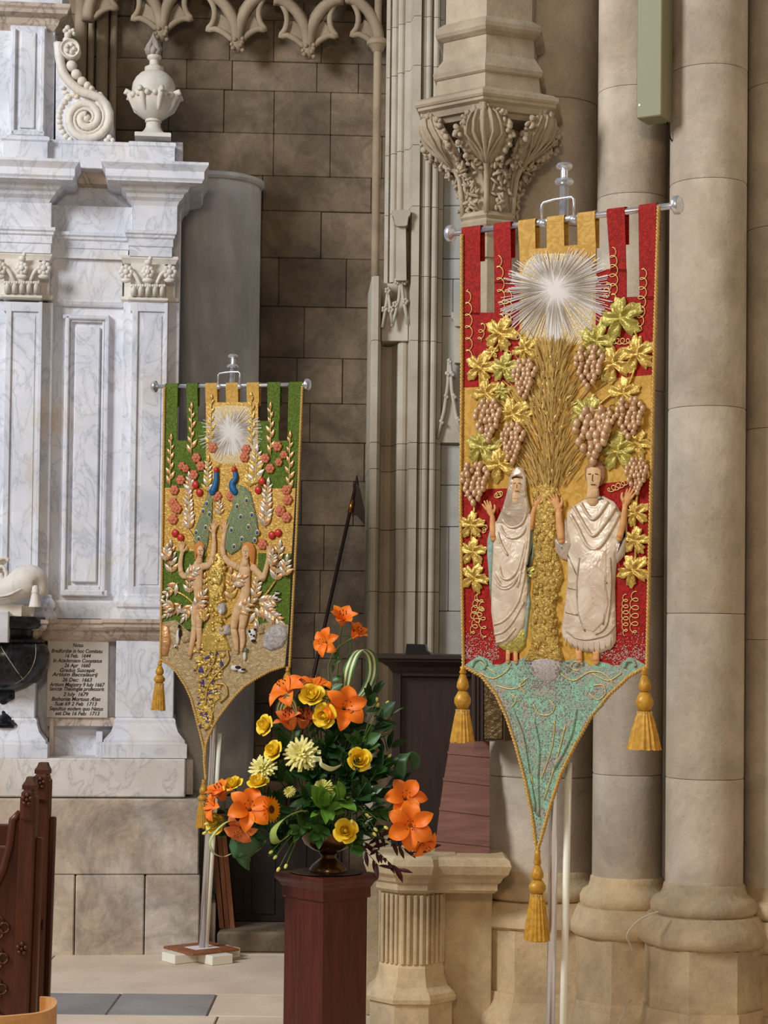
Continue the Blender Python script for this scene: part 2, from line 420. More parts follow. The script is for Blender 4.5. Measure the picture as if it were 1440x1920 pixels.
up = [pl(717, -.7), pl(718, -.10), pl(728, -.10)] + parc(734, -.08, .017, 180, 0) + [pl(740, -.05)] + parc(746, -.03, .018, 180, 0) + [pl(752, -.02), pl(754, .02), pl(762, .02), pl(764, .04)] + right_part
def Pz(y): return P.v(760, y, .05)
for prof, ys in ((up, [-140, 38, 130, 278, 392, 522]), (low, [522, 642, 832, 881, 992, 1110, 1240, 1420, 1620])):
    for a, b in zip(ys[:-1], ys[1:]):
        MB().vprism(prof, Pz(b) + .0015, Pz(a) - .0015).build('pier_drum', M_pier, pier)
MB().box(P.u(722, 700), P.u(828, 700), .1, .5, -P.m.translation.z, Pz(-140)).build('pier_core', M_mortar, pier)
# small moulded bracket and crocketed gablet carved on the pier
hb = [(735, 396), (770, 396), (770, 404), (766, 409), (764, 424), (760, 426), (745, 426), (741, 422), (739, 410), (735, 405)]
MB().prism(P.pts(hb, .13), -.16, .05).build('bracket', M_pier, pier)
MB().prism(P.pts([(743, 426), (761, 426), (762, 526), (742, 526)], .13), -.135, .05).build('bracket_shaft', M_pier, pier)
def rib(pts, n, r=.008):
    return MB().tube([P(a, b, n) for a, b in pts], r, 6)
for pts in ([(751, 528), (748, 560), (742, 585), (735, 612)], [(752, 528), (756, 560), (760, 580), (765, 608)], [(727, 548), (723, 580), (717, 614)], [(727, 548), (731, 575), (736, 608)]):
    rib(pts, .10, .009).build('gablet_rib', M_pier, pier, True)
for x, y in ((751, 520), (745, 527), (758, 528), (727, 545), (741, 571), (760, 565), (721, 580), (733, 581)):
    m = MB()
    for k in range(5): m.ball(P(x + 3.5 * math.cos(k * 1.26), y + 4 * math.sin(k * 1.26), .105), .009, 6, 4)
    m.build('crocket', M_pier, pier, True)
MB().prism(P.pts([(716, 640), (716, 612), (727, 552), (735, 606), (751, 535), (765, 604), (765, 640)], .04), -.06, .05).build('gablet_web', M_pier, pier)

# panelled stone wall between moulded pier and the columns
pan = struct('wall_right', 'pale grey stone panel wall beside the moulded pier, partly behind the red banner', 'wall', P)
pu0, pu1 = P.u(828, 700, 0), P.u(1130, 700, 0)
for a, b, sp in ((-140, 40, (900,)), (40, 175, (875,)), (175, 273, (862,)), (273, 382, (905,)), (382, 482, (870,)), (482, 520, (920,)), (520, 590, (848,)), (590, 832, (900,)), (832, 908, (832, 900)), (908, 986, (828, 930)), (986, 1145, (845,)), (1145, 1300, (880,)), (1300, 1640, (900,))):
    xs = [828] + [q for q in sp if q > 832] + [1130]
    for p, q in zip(xs[:-1], xs[1:]):
        MB().box(P.u(p, 700) + .001, P.u(q, 700) - .001, .0, .25, Pz(b) + .0015, Pz(a) - .0015, .003).build('stone_block', M_panel, pan)
MB().prism(P.pts([(846, 586), (870, 586), (870, 596), (866, 600), (864, 612), (853, 612), (850, 600), (846, 596)], .06), -.07, .01).build('bracket', M_pier, pan)
MB().prism(P.pts([(853, 612), (866, 612), (867, 680), (852, 680)], .05), -.05, .01).build('bracket_shaft', M_pier, pan)
for pts in ([(842, 676), (840, 720), (833, 770), (820, 822)], [(843, 676), (847, 730), (856, 785), (866, 815)]):
    rib(pts, .055, .010).build('gablet_rib', M_pier, pan, True)
for x, y in ((842, 676), (838, 700), (847, 700), (836, 742), (851, 742), (827, 790), (858, 785)):
    MB().ball(P(x, y, .06), .012, 6, 4).ball(P(x + 3, y + 3, .065), .009, 6, 4).build('crocket', M_pier, pan, True)
MB().prism(P.pts([(820, 830), (833, 772), (842, 690), (856, 786), (868, 830)], .03), -.035, .01).build('gablet_web', M_pier, pan)

# ================================================================ clustered columns
def column(px, rpx, D, label, base=True, joints=(), rows=None, tops=None, seg=36, ph=22.5, wide=1.0):
    c = at(px, 1000, D); r = rpx * D / F
    o = struct('stone_column', label, 'column', Matrix.Translation((c.x, c.y, 0)))
    zf = lambda y: at(px, y, D - r).z
    zt = zf(-160); b0, b1, b2, b3 = (rows or (1645, 1690, 1745, 1860))
    z0, z1, z2, z3 = zf(b0), zf(b1), zf(b2), zf(b3)
    js = [zt] + [zf(j) for j in joints] + [z0]
    for a, b in zip(js[:-1], js[1:]):
        MB().lathe([(r * .985, b + .001), (r, b + .006), (r, a - .006), (r * .985, a - .001)], 0, 0, seg).build('drum', M_column, o, True, sharp=30)
    if base:
        h = z0 - z1
        e = r * .34 * wide
        MB().lathe([(r, z1), (r + e * .9, z1), (r + e * 1.12, z1 + h * .12), (r + e * 1.12, z1 + h * .34), (r + e * .85, z1 + h * .55), (r + e * .35, z1 + h * .66), (r + e * .18, z1 + h * .85), (r + .006, z0), (r * .98, z0 + .01)], 0, 0, seg).build('upper_torus', M_base, o, True, sharp=50)
        h = z1 - z2
        MB().lathe([(r, z2), (r + e * 1.6, z2), (r + e * 1.95, z2 + h * .12), (r + e * 2.0, z2 + h * .4), (r + e * 1.7, z2 + h * .66), (r + e * 1.4, z2 + h * .9), (r + e * 1.3, z1), (r * .9, z1 + .004)], 0, 0, seg).build('lower_torus', M_base, o, True, sharp=50)
        pr = (r + e * 1.55) * 1.04
        MB().lathe([(pr, z3), (pr, z2)], 0, 0, 8, math.radians(ph)).build('plinth', M_base, o)
        MB().lathe([(pr * 1.22, 0), (pr * 1.22, z3 * .3), (pr * 1.19, z3 * .45), (pr * 1.06, z3 * .8), (pr * 1.04, z3)], 0, 0, 8, math.radians(ph)).build('plinth_foot', M_base, o)
    return o
column(1018, 100, 8.05, 'broad stone column rising behind the red banner and carved corbel', joints=(180, 420, 800, 1130, 1460), rows=(1640, 1692, 1742, 1858), wide=.72)
column(1180, 65, 7.72, 'slender stone column behind the loudspeaker and the banner tassel', joints=(158, 360, 730, 1080, 1455), rows=(1652, 1706, 1762, 1880), wide=.9)
column(1324, 72, 7.45, 'pale round stone column standing just right of the red banner', joints=(118, 332, 760, 1150, 1463), rows=(1666, 1722, 1780, 1896))
column(1470, 74, 7.55, 'shadowed stone column cut off by the edge of the picture', joints=(150, 420, 800, 1200), rows=(1672, 1728, 1786, 1902))
core = struct('wall_side', 'stone core of the clustered pier between its round columns', 'wall')
for a, b in ((1040, 1180), (1180, 1324), (1324, 1480)):
    p, q = at(a, 900, 8.0), at(b, 900, 7.85)
    MB().box(p.x, q.x, 7.98, 8.5, 0, 4.4).build('core_block', M_column, core)

# ================================================================ hexagonal carved corbel
KD = 7.72
kc = at(918, 300, KD)
K = struct('trim_4', 'six-sided moulded stone corbel with large curling leaves beneath', 'corbel', Matrix.Translation((kc.x, kc.y, 0)))
def Kz(y): return at(918, y, KD - .2).z
kp = lambda w: w * (KD - .12) / F / .93
PH = math.radians(-98)
def hexl(prof, name):
    MB().lathe([(kp(w), Kz(y)) for w, y in prof][::-1], 0, 0, 6, PH).build(name, M_corbel, K)
hexl([(88, -160), (88, 28)], 'panelled_stage')
hexl([(88, 28), (93, 31), (103, 38), (108, 44), (108, 52), (104, 58), (94, 64)], 'moulding')
hexl([(92, 64), (93, 100)], 'plain_stage')
hexl([(94, 100), (101, 110), (108, 121), (112, 128), (110, 136), (106, 139)], 'moulding')
hexl([(104, 139), (106, 167)], 'plain_stage')
hexl([(107, 167), (114, 170), (134, 177), (145, 183), (146, 190), (143, 194), (140, 195), (140, 200), (131, 204), (126, 214), (118, 216), (112, 224), (60, 228)], 'cornice')
MB().lathe([(kp(40), Kz(392)), (kp(44), Kz(370)), (kp(46), Kz(335)), (kp(50), Kz(305)), (kp(53), Kz(270)), (kp(56), Kz(226))], 0, 0, 24).build('bell', M_corbel, K, True)
hexl([(50, 384), (54, 387), (56, 394), (51, 399), (57, 405), (55, 412), (46, 420), (44, 428), (40, 432), (38, 470)], 'neck_ring')
MB().lathe([(kp(30), Kz(1200)), (kp(30), Kz(470))], 0, 0, 6, PH).build('corbel_shaft', M_corbel, K)
for k in range(5):                            # five big curling leaves at the corners
    a = PH + math.radians(60) * (k - 2)
    dr, sd = Vector((math.cos(a), math.sin(a), 0)), Vector((-math.sin(a), math.cos(a), 0))
    path = [(46, 392, .08), (50, 350, .10), (54, 322, .14), (64, 300, .26), (82, 284, .58), (102, 268, .92), (118, 250, 1.08), (127, 232, 1.0), (127, 217, .74), (118, 208, .36)]
    m = MB(); n = 25; rr = []
    for (w, y, wd) in path:
        row = []
        for j in range(n):
            s = (j / (n - 1) - .5) * 2
            lob = 1 + .05 * math.cos(y * .9)
            p = dr * (kp(w) - .045 * wd * s * s + .014 * (1 - abs(s)) ** 2 + .008 * min(1, wd) * math.cos(s * 19)) + sd * (s * wd * .098 * lob) + Vector((0, 0, Kz(y) - .02 * wd * s * s))
            row.append(p)
        rr.append(row)
    V = [p for r in rr for p in r]; Fs = []
    for i in range(len(rr) - 1):
        for j in range(n - 1): Fs.append((i * n + j, i * n + j + 1, (i + 1) * n + j + 1, (i + 1) * n + j))
    V2 = [p - dr * .022 - Vector((0, 0, .012)) for p in V]; L = len(V)
    Fs += [tuple(q + L for q in f[::-1]) for f in Fs]
    bd = [i * n for i in range(len(rr))] + [(len(rr) - 1) * n + j for j in range(1, n)] + [i * n + n - 1 for i in range(len(rr) - 2, -1, -1)] + [j for j in range(n - 2, 0, -1)]
    for i in range(len(bd)): Fs.append((bd[i], bd[i - 1], bd[i - 1] + L, bd[i] + L))
    m.add(V + V2, Fs)
    lf = m.build('acanthus_leaf', M_corbel, K, True)
    kb = MB()
    edge = [rr[i][0] for i in range(3, len(rr))] + [rr[-1][j] for j in range(2, n - 2, 3)] + [rr[i][n - 1] for i in range(len(rr) - 1, 2, -1)]
    for i in range(len(edge)):
        for t in (0, .5):
            p = edge[i].lerp(edge[min(i + 1, len(edge) - 1)], t)
            for q in range(3):
                kb.ball(p + Vector((R_.uniform(-.012, .012), R_.uniform(-.012, .012), R_.uniform(-.016, .016))) + dr * .004, (R_.uniform(.008, .014), R_.uniform(.008, .013), R_.uniform(.009, .015)), 7, 5, Matrix.Rotation(R_.uniform(-1.2, 1.2), 3, 'Y') @ Matrix.Rotation(R_.uniform(0, 3), 3, 'Z'))
    kb.build('curled_rim', M_corbel, lf, True)
    vn = MB()
    for q in (-.66, -.36, .36, .66):
        vn.tube([rr[i][12].lerp(rr[i][n - 1 if q > 0 else 0], abs(q) * min(1, (i - 2) / 4)) + dr * .006 for i in range(3, len(rr))], .0055, 5)
    tag(vn.build('vein', M_corbel, lf, True), kind='stuff')
    MB().tube([dr * (kp(w) + .010) + Vector((0, 0, Kz(y))) for w, y, _ in path[:-1]], [.011, .011, .011, .012, .012, .011, .010, .008, .006], 7).build('rib', M_corbel, lf, True)
    st = MB(); a2 = a + math.radians(30)
    d2 = Vector((math.cos(a2), math.sin(a2), 0))
    for w, y in ((48, 378), (50, 364), (51, 350), (53, 338), (57, 326), (63, 314), (71, 304), (78, 298)):
        for t in range(6):
            q = a2 + R_.uniform(-.32, .32)
            st.ball(Vector((math.cos(q), math.sin(q), 0)) * kp(w + R_.uniform(-2, 4)) + Vector((0, 0, Kz(y + R_.uniform(-8, 8)))), (R_.uniform(.005, .010), R_.uniform(.005, .009), R_.uniform(.010, .020)), 7, 5, Matrix.Rotation(R_.uniform(-1.3, 1.3), 3, 'Y') @ Matrix.Rotation(R_.uniform(0, 3), 3, 'Z'))
    st.build('small_foliage', M_corbel, K, True)
side = struct('wall_shade_block', 'unseen stone wall added beside the clustered columns to shade them', 'wall')  # unseen wall, added to keep light from the right off the columns
for k in range(8):
    MB().box(1.78, 2.2, 4.4, 9.0, .55 * k, .55 * k + .548, .004).build('stone_course', M_column, side)
# ================================================================ the marble monument
mo = onfloor(80, 1791)
M = Frame(mo, 6)
mon = struct('trim_5', 'tall white marble wall monument with pilasters, cornice and inscription', 'monument', M)
BK = .75                                        # back of the monument, behind its base front
def mz(y, n, x=150): return M.v(x, y, n)
def mb(name, x0, x1, y0, y1, n, mat=None, c=.003, bk=BK, parent=None):
    ym = (y0 + y1) / 2
    return MB().box(M.u(x0, ym, n), M.u(x1, ym, n), -n, bk, M.v((x0 + x1) / 2, y1, n), M.v((x0 + x1) / 2, y0, n), c).build(name, mat or M_white, parent or mon)
def mmould(name, x0, x1, n, prof, mat=None, bk=BK, parent=None):     # prof: (projection px, y px), listed from top to bottom
    xm = (x0 + x1) / 2; k = 9.7 / F
    pr = [(o * k, M.v(xm, y, n)) for o, y in prof][::-1]
    return MB().rect(M.u(x0, prof[0][1], n), M.u(x1, prof[0][1], n), -n, bk, pr).build(name, mat or M_white, parent or mon)
# stone base: two courses
mb('base_block', -60, 373, 1498, 1640, .0, M_tomb, .006)
for x0, x1 in ((-60, 139), (141, 270), (272, 374)):
    mb('base_block', x0, x1, 1641, 1795, .004, M_tomb, .006)
mb('base_block', 374, 404, 1693, 1786, -.08, M_tomb, .005, bk=.5)
M_slab = marble('cream_marble', rgb(222, 216, 210), rgb(206, 198, 190), rgb(140, 134, 132), rgb(206, 186, 164), 1.6, .5, .5)
mb('marble_slab', -60, 348, 1422, 1495, -.03, M_slab, .007)
mb('marble_slab', 348, 362, 1424, 1490, -.12, M_slab)
# back panel of the monument
mb('back_panel', -60, 333, 325, 1421, -.30, M_white)
# pedestals
PN = -.10
mmould('pedestal_base', 217, 326, PN, [(0, 1346), (3, 1350), (3, 1356), (8, 1372), (18, 1384), (21, 1387), (21, 1392), (25, 1394), (25, 1420)])
mb('pedestal_die', 217, 326, 1200, 1346, PN)
mmould('pedestal_base', -60, 66, PN, [(0, 1346), (3, 1350), (3, 1356), (8, 1372), (18, 1384), (21, 1387), (21, 1392), (25, 1394), (25, 1420)])
mb('pedestal_die', -60, 66, 1200, 1346, PN)
ped_c = [(26, 1161), (26, 1168), (22, 1171), (22, 1176), (18, 1181), (12, 1183), (10, 1190), (4, 1198), (0, 1202)]
mmould('dado_cornice', 217, 326, PN, ped_c, M_warm)
mmould('dado_cornice', -60, 66, PN, ped_c, M_warm)
mmould('dado_cornice', 60, 220, -.20, ped_c, M_warm)
# recess under the tablet
mb('recess_side', 92, 100, 1346, 1420, -.20, M_warm)
mb('recess_side', 180, 192, 1372, 1420, -.18)
mb('recess_floor', 88, 215, 1345, 1362, -.22, M_warm)
# pilasters
def pilaster(xb0, xb1, xf0, xf1, xp0, xp1):
    mb('pilaster_backing', xb0, xb1, 566, 1128, -.19)
    mb('pilaster_shaft', xf0, xf0 + (xp0 - xf0) * .55, 566, 1118, -.135, c=.002)
    mb('pilaster_shaft', xp1 + (xf1 - xp1) * .45, xf1, 566, 1118, -.135, c=.002)
    mb('pilaster_shaft', xf0, xf1, 566, 584, -.136, c=.002)
    mb('pilaster_shaft', xf0, xf1, 1100, 1118, -.136, c=.002)
    mb('panel_moulding', xf0 + 3, xf1 - 3, 576, 1110, -.146, c=.006)
    mb('sunk_panel', xp0, xp1, 592, 1096, -.142, c=.001)
    base = [(0, 1114), (3, 1117), (3, 1121), (9, 1126), (13, 1132), (13, 1138), (8, 1142), (8, 1145), (16, 1149), (18, 1155), (18, 1161)]
    mmould('pilaster_base', xf0, xf1, -.135, base)
    mmould('pilaster_base', xb0, xb1, -.19, [(o * .7, y) for o, y in base])
def capital(xb0, xb1, xf0, xf1, y0, y1):
    H = y1 - y0; xm = (xf0 + xf1) / 2; hw = (xf1 - xf0) / 2
    mb('capital_bell', xf0 + 1, xf1 - 1, y0 + H * .16, y1, -.132, M_pale, .004)
    mb('capital_bell', xb0 + 3, xb1 - 3, y0 + H * .16, y1, -.185, M_pale, .004)
    mmould('abacus', xb0 + 4, xb1 - 4, -.15, [(6, y0), (6, y0 + H * .06), (4, y0 + H * .1), (1, y0 + H * .17)], M_pale)
    mmould('necking', xf0, xf1, -.132, [(0, y1 - 6), (4, y1 - 4), (4, y1), (0, y1 + 3)], M_pale)
    mmould('necking', xb0, xb1, -.187, [(0, y1 - 6), (3, y1 - 4), (3, y1), (0, y1 + 3)], M_pale)
    for sx, w in ((-1, .95), (1, .95), (0, .8)):       # corner volutes and the middle rosette with their curling leaves
        cx = xm + sx * hw * 1.22; cyv = y0 + H * .36; n = -.10 if sx == 0 else -.115
        m = MB(); c = M(cx, cyv, n)
        for k in range(8):
            a = k * .785; m.ball(c + Vector((.026 * w * math.cos(a), -.006, .026 * w * math.sin(a))), .015, 7, 5)
        m.ball(c + Vector((0, -.012, 0)), .017, 8, 6)
        m.ball(c + Vector((0, -.004, -.042)), (.03, .016, .014), 8, 5)
        if sx == 0: m.ball(c + Vector((0, 0, .05)), (.02, .018, .016), 8, 5).ball(c + Vector((.01, -.01, .068)), .012, 7, 5)
        m.build('volute', M_pale, mon, True)
        if sx:
            pth = smoothpath([M(xm + sx * hw * .42, y1 - H * .36, -.12), M(xm + sx * hw * .5, y0 + H * .6, -.115), M(xm + sx * hw * .72, y0 + H * .42, -.11), M(cx, y0 + H * .24, -.112)], 4)
            MB().tube(pth, .011, 6).build('stalk', M_pale, mon, True)
    for k in range(5):                                  # lower leaf row
        cx = xf0 + (xf1 - xf0) * (k + .5) / 5
        m = MB(); p = [M(cx, y1 - 8, -.125), M(cx, y1 - H * .24, -.115), M(cx, y1 - H * .34, -.098)]
        m.tube(p, [.014, .016, .012], 6)
        for q in (-1, 0, 1): m.ball(M(cx + q * 4, y1 - H * .33, -.097), .009, 6, 4)
        m.build('leaf', M_pale, mon, True)
pilaster(227, 333, 244, 311, 264, 300)
pilaster(-14, 95, 7, 75, 26, 62)
capital(230, 332, 244, 311, 481, 563)
capital(-12, 96, 7, 75, 473, 558)
# middle bay between the pilasters
mb('bay_panel', 94, 230, 572, 1160, -.26)
mb('bay_frieze', 94, 230, 484, 564, -.24)
mmould('bay_string', 94, 230, -.245, [(3, 563), (4, 566), (2, 572), (0, 575)])
for (x0, x1, y0, y1) in ((118, 127, 590, 1118), (193, 202, 590, 1118), (118, 202, 590, 599), (118, 202, 1106, 1118)):
    mb('frame_moulding', x0, x1, y0, y1, -.225, c=.006)
for (x0, x1, y0, y1) in ((127, 132, 598, 1107), (188, 193, 598, 1107), (127, 193, 598, 604), (127, 193, 1098, 1107)):
    mb('frame_moulding', x0, x1, y0, y1, -.24, c=.004)
mb('raised_panel', 137, 185, 612, 1092, -.235, c=.006)
mmould('bay_plinth', 94, 230, -.23, [(0, 1126), (3, 1130), (3, 1160)])
# entablature: architrave, frieze, cornice, broken forward over each pilaster
arch = [(9, 433), (9, 439), (6, 442), (6, 446), (3, 449), (3, 462), (1, 464), (1, 481)]
mmould('architrave', 244, 322, -.13, [(o, y) for o, y in arch])
mmould('architrave', 94, 240, -.22, [(o, y + 4) for o, y in arch])
mmould('architrave', -60, 95, -.13, [(o, y - 8) for o, y in arch])
mb('frieze', 250, 333, 384, 434, -.13)
mb('frieze', 94, 250, 386, 438, -.23)
mb('frieze', -60, 97, 377, 426, -.13)
crn = [(58, 315), (58, 320), (55, 324), (52, 328), (50, 331), (50, 344), (47, 348), (46, 351), (24, 354), (20, 362), (13, 366), (11, 372), (4, 378), (0, 386)]
mmould('cornice', 250, 333, -.13, crn)
mmould('cornice', -60, 93, -.13, [(o, y - 7) for o, y in crn])
mmould('cornice', 90, 255, -.36, [(o * .95, y + 3) for o, y in crn], M_warm)  # recessed stretch: its warm brown shading is put into the marble colour
# attic: pier, scroll, urn plinth
mb('attic_plinth', 5, 90, 258, 308, -.10)
mb('attic_plinth', -60, 118, 262, 309, -.14)
mb('attic_plinth', 115, 245, 268, 316, -.14)
mmould('attic_string', 92, 243, -.145, [(0, 264), (3, 266), (3, 271), (0, 276)])
mmould('attic_string', 5, 90, -.10, [(0, 254), (3, 257), (3, 262), (0, 265)])
mb('attic_pier', -60, 102, 30, 262, -.20)
mb('attic_pier', 18, 86, 48, 258, -.16)
for (x0, x1, y0, y1) in ((20, 29, 52, 252), (75, 84, 52, 252), (20, 84, 244, 254)):
    mb('frame_moulding', x0, x1, y0, y1, -.14, c=.005)
mb('sunk_panel', 38, 66, 60, 240, -.15)
mmould('attic_cornice', -60, 100, -.20, [(34, 13), (34, 20), (30, 24), (28, 30), (14, 36), (10, 46), (0, 58)], M_warm)
mb('pediment_block', -60, 118, -60, 13, -.12)
mmould('urn_plinth', 243, 328, -.10, [(0, 266), (2, 268), (2, 273), (0, 276), (0, 316)])
mb('urn_plinth', 300, 343, 266, 316, -.20)
# scroll console
sc = M.pts([(105, 75), (118, 100), (122, 125), (135, 150), (155, 170), (178, 178), (196, 192), (209, 212), (213, 232), (210, 250), (200, 262), (180, 267), (104, 267)], -.17)
MB().prism(sc, .17, .5).build('scroll_panel', M_white, mon)
def spiral(cx, cy, r0, r1, turns, n, w, a0=0, sgn=1):
    k = int(turns * 18); p = []
    for i in range(k + 1):
        t = i / k; a = math.radians(a0) + sgn * 2 * PI * turns * t; r = r0 + (r1 - r0) * t
        p.append(M(cx + r * math.cos(a), cy + r * math.sin(a), n))
    return p
sp = smoothpath([M(109, 80, -.155), M(112, 110, -.155), M(118, 135, -.155), M(132, 155, -.155), M(152, 171, -.155), M(172, 178, -.155), M(188, 185, -.155)], 3)[:-1] + spiral(162, 222, 46, 6, 1.9, -.155, 1, -55)
MB().tube(sp, [.024] * 22 + [.022] * (len(sp) - 22), 8).build('scroll_band', M_pale, mon, True)
MB().tube(spiral(162, 222, 36, 10, 1.3, -.15, 1, -60), .010, 6).build('scroll_band', M_pale, mon, True)
m = MB().ball(M(162, 222, -.155), (.024, .02, .024), 10, 6); m.build('scroll_eye', M_pale, mon, True)
ctr = M(132, 93, -.16)
rr_ = []
for y_, r in ((.05, .052), (-.02, .052), (-.026, .046), (-.014, .036), (-.014, .001)):
    rr_.append([(ctr.x + r * math.cos(i * PI / 12), ctr.y + y_, ctr.z + r * math.sin(i * PI / 12)) for i in range(24)])
MB().rings(rr_[::-1]).build('scroll_head', M_pale, mon, True, sharp=50)
m = MB()
for k in range(5): m.ball(ctr + Vector((.02 * math.cos(k * 1.26), -.022, .02 * math.sin(k * 1.26))), (.012, .01, .012), 7, 5)
m.build('rosette', M_pale, mon, True)
for x, y, r in ((134, 124, 11), (143, 140, 10.5), (154, 153, 9.5), (164, 161, 8), (172, 167, 6)):
    c = M(x, y, -.165); MB().ball(c, (r * .0027, .03, r * .0027), 10, 6).build('husk', M_pale, mon, True)
m = MB()
for x, y, r in ((127, 66, 7), (122, 58, 5), (132, 60, 5), (127, 53, 6), (137, 58, 5), (139, 64, 4), (125, 76, 8)):
    m.ball(M(x, y, -.16), (r * .0027, .022, r * .0027), 8, 5)
m.build('leaf_finial', M_pale, mon, True)
m = MB()
for k in range(16):
    a = 2.2 + k * .2; m.ball(M(163 + 53 * math.cos(a), 222 + 50 * math.sin(a), -.17), (.016, .014, .016), 7, 5)
for k in range(7): m.ball(M(118 + 5 * k, 165 + 4.5 * k + 6 * math.sin(k), -.17), (.017, .014, .012), 7, 5)
m.build('scroll_foliage', M_pale, mon, True)
m = MB()
for x, y, r in ((205, 258, 6), (211, 263, 5), (200, 264, 6)): m.ball(M(x, y, -.155), (r * .0027, .015, r * .0027), 8, 5)
m.build('scroll_toe', M_pale, mon, True)
# marble urn with flame, standing on its plinth
uc = M(288, 200, -.20)
UM = M.m @ Matrix.Translation((uc.x, uc.y, 0))
urn = thing('flaming_urn', 'white marble urn with flame finial and leafy bowl standing on the monument', 'urn', M.m @ Matrix.Translation((uc.x, uc.y, mz(264, -.2, 288))))
k_ = 9.75 / F; z0u = mz(264, -.2, 288)
def up_(prof): return [(r * k_, mz(y, -.2, 288) - z0u) for r, y in prof][::-1]
MB().rect(-34 * k_, 34 * k_, -34 * k_, 34 * k_, [(0, 0), (0, .018), (-.004, .022)]).build('square_foot', M_pale, urn)
MB().lathe(up_([(12, 229), (14, 233), (14, 238), (18, 246), (26, 252), (31, 256), (31, 259)]), 0, 0, 28).build('stem', M_pale, urn, True, sharp=50)
MB().lathe(up_([(43, 186), (42, 195), (38, 206), (30, 216), (20, 223), (15, 225), (16, 229), (12, 232)]), 0, 0, 28).build('bowl', M_pale, urn, True, sharp=50)
MB().lathe(up_([(12, 133), (18, 135), (26, 139), (34, 147), (40, 158), (41.5, 168), (41, 178), (38, 190)]), 0, 0, 32).build('dome', M_pale, urn, True)
MB().lathe(up_([(13, 105), (14, 108), (13, 111), (9, 114), (9, 121), (13, 125), (18, 127), (18, 133), (16, 136)]), 0, 0, 24).build('neck', M_pale, urn, True, sharp=50)
for k in range(8):
    a = k * PI / 4 + .3; d = Vector((math.cos(a), math.sin(a), 0)); s = Vector((-math.sin(a), math.cos(a), 0))
    m = MB(); zf = lambda y: Vector((0, 0, mz(y, -.2, 288) - z0u))
    m.tube([d * 20 * k_ + zf(220), d * 38 * k_ + zf(205), d * 44 * k_ + zf(190), d * 48 * k_ + zf(180), d * 53 * k_ + zf(177), d * 56 * k_ + zf(183)], [.006, .012, .016, .018, .014, .010], 7)
    for t in (-1, 1): m.ball(d * 43 * k_ + s * t * .026 + zf(184), (.016, .016, .016), 7, 5)
    m.build('lip_leaf', M_pale, urn, True)
m = MB()
for k in range(11):
    a = k * 2.39; r = 12 * k_ * (0.3 + .7 * ((k * 7) % 11) / 11)
    h = (30 + 20 * ((k * 5) % 7) / 7) * k_
    b = Vector((r * math.cos(a), r * math.sin(a), mz(106, -.2, 288) - z0u))
    m.tube([b, b + Vector((.015 * math.cos(a + 1), .015 * math.sin(a + 1), h * .35)), b + Vector((.012 * math.cos(a + 2.5), .01, h * .7)), b + Vector((.02 * math.cos(a + 3.5), 0, h))], [.014, .017, .012, .003], 7)
m.build('flame', plain('flame_marble', rgb(170, 158, 146), .7, c2=rgb(140, 128, 118)), urn, True)
# inscribed tablet
mb('tablet', 88, 203, 1198, 1346, -.205, plain('tablet_marble', rgb(214, 206, 196), .6, c2=rgb(196, 186, 174), cs=3))
M_ink = plain('black_letter_paint', rgb(38, 32, 34), .7)
lines = ['Notus', 'Bradfordiæ in hoc Comitatu', '16 Feb.  1644', 'In Academiam Cooptatus', '26 Apr  1660', 'Gradus Suscepit', 'Artium Baccalaurij', '26 Dec:  1663', 'Artium Magistry 9 Iuly 1667', 'Sanctæ Theologiæ professoris', '2 Iuly  1679',
         'Bathoniæ Mortuus Ætat', 'Suæ 69 2 Feb  1713', 'Sepultus eodem quo Natus', 'est Die 16 Feb:  1713']
spans = [(136, 156), (96, 192), (121, 169), (99, 191), (120, 169), (111, 177), (97, 183), (116, 172), (92, 196), (92, 195), (118, 165), (96, 188), (102, 181), (92, 193), (103, 186)]
ys_ = [1210, 1221, 1230, 1239, 1248, 1257, 1265, 1275, 1284, 1292, 1302, 1311, 1320, 1329, 1338]
for t, (a, b), y in zip(lines, spans, ys_):
    cu = bpy.data.curves.new('inscription', 'FONT'); cu.body = t; cu.align_x = 'CENTER'; cu.align_y = 'CENTER'; cu.shear = .28; cu.extrude = .0; cu.size = .0255; cu.offset = .0004
    o = bpy.data.objects.new('inscription', cu); COL.objects.link(o)
    dg = bpy.context.evaluated_depsgraph_get(); me = bpy.data.meshes.new_from_object(o.evaluated_get(dg))
    bpy.data.objects.remove(o)
    w = max(v.co.x for v in me.vertices) - min(v.co.x for v in me.vertices)
    tw = M.u(b, y, -.2) - M.u(a, y, -.2); s = min(tw / w, 1.35)
    me.materials.clear(); me.materials.append(M_ink)
    o = bpy.data.objects.new('inscription', me); COL.objects.link(o); o.parent = mon
    p = M((a + b) / 2, y, -.2035)
    o.matrix_local = Matrix.Translation(p) @ Matrix.Rotation(PI / 2, 4, 'X') @ Matrix.Diagonal((s, 1.05, 1, 1))
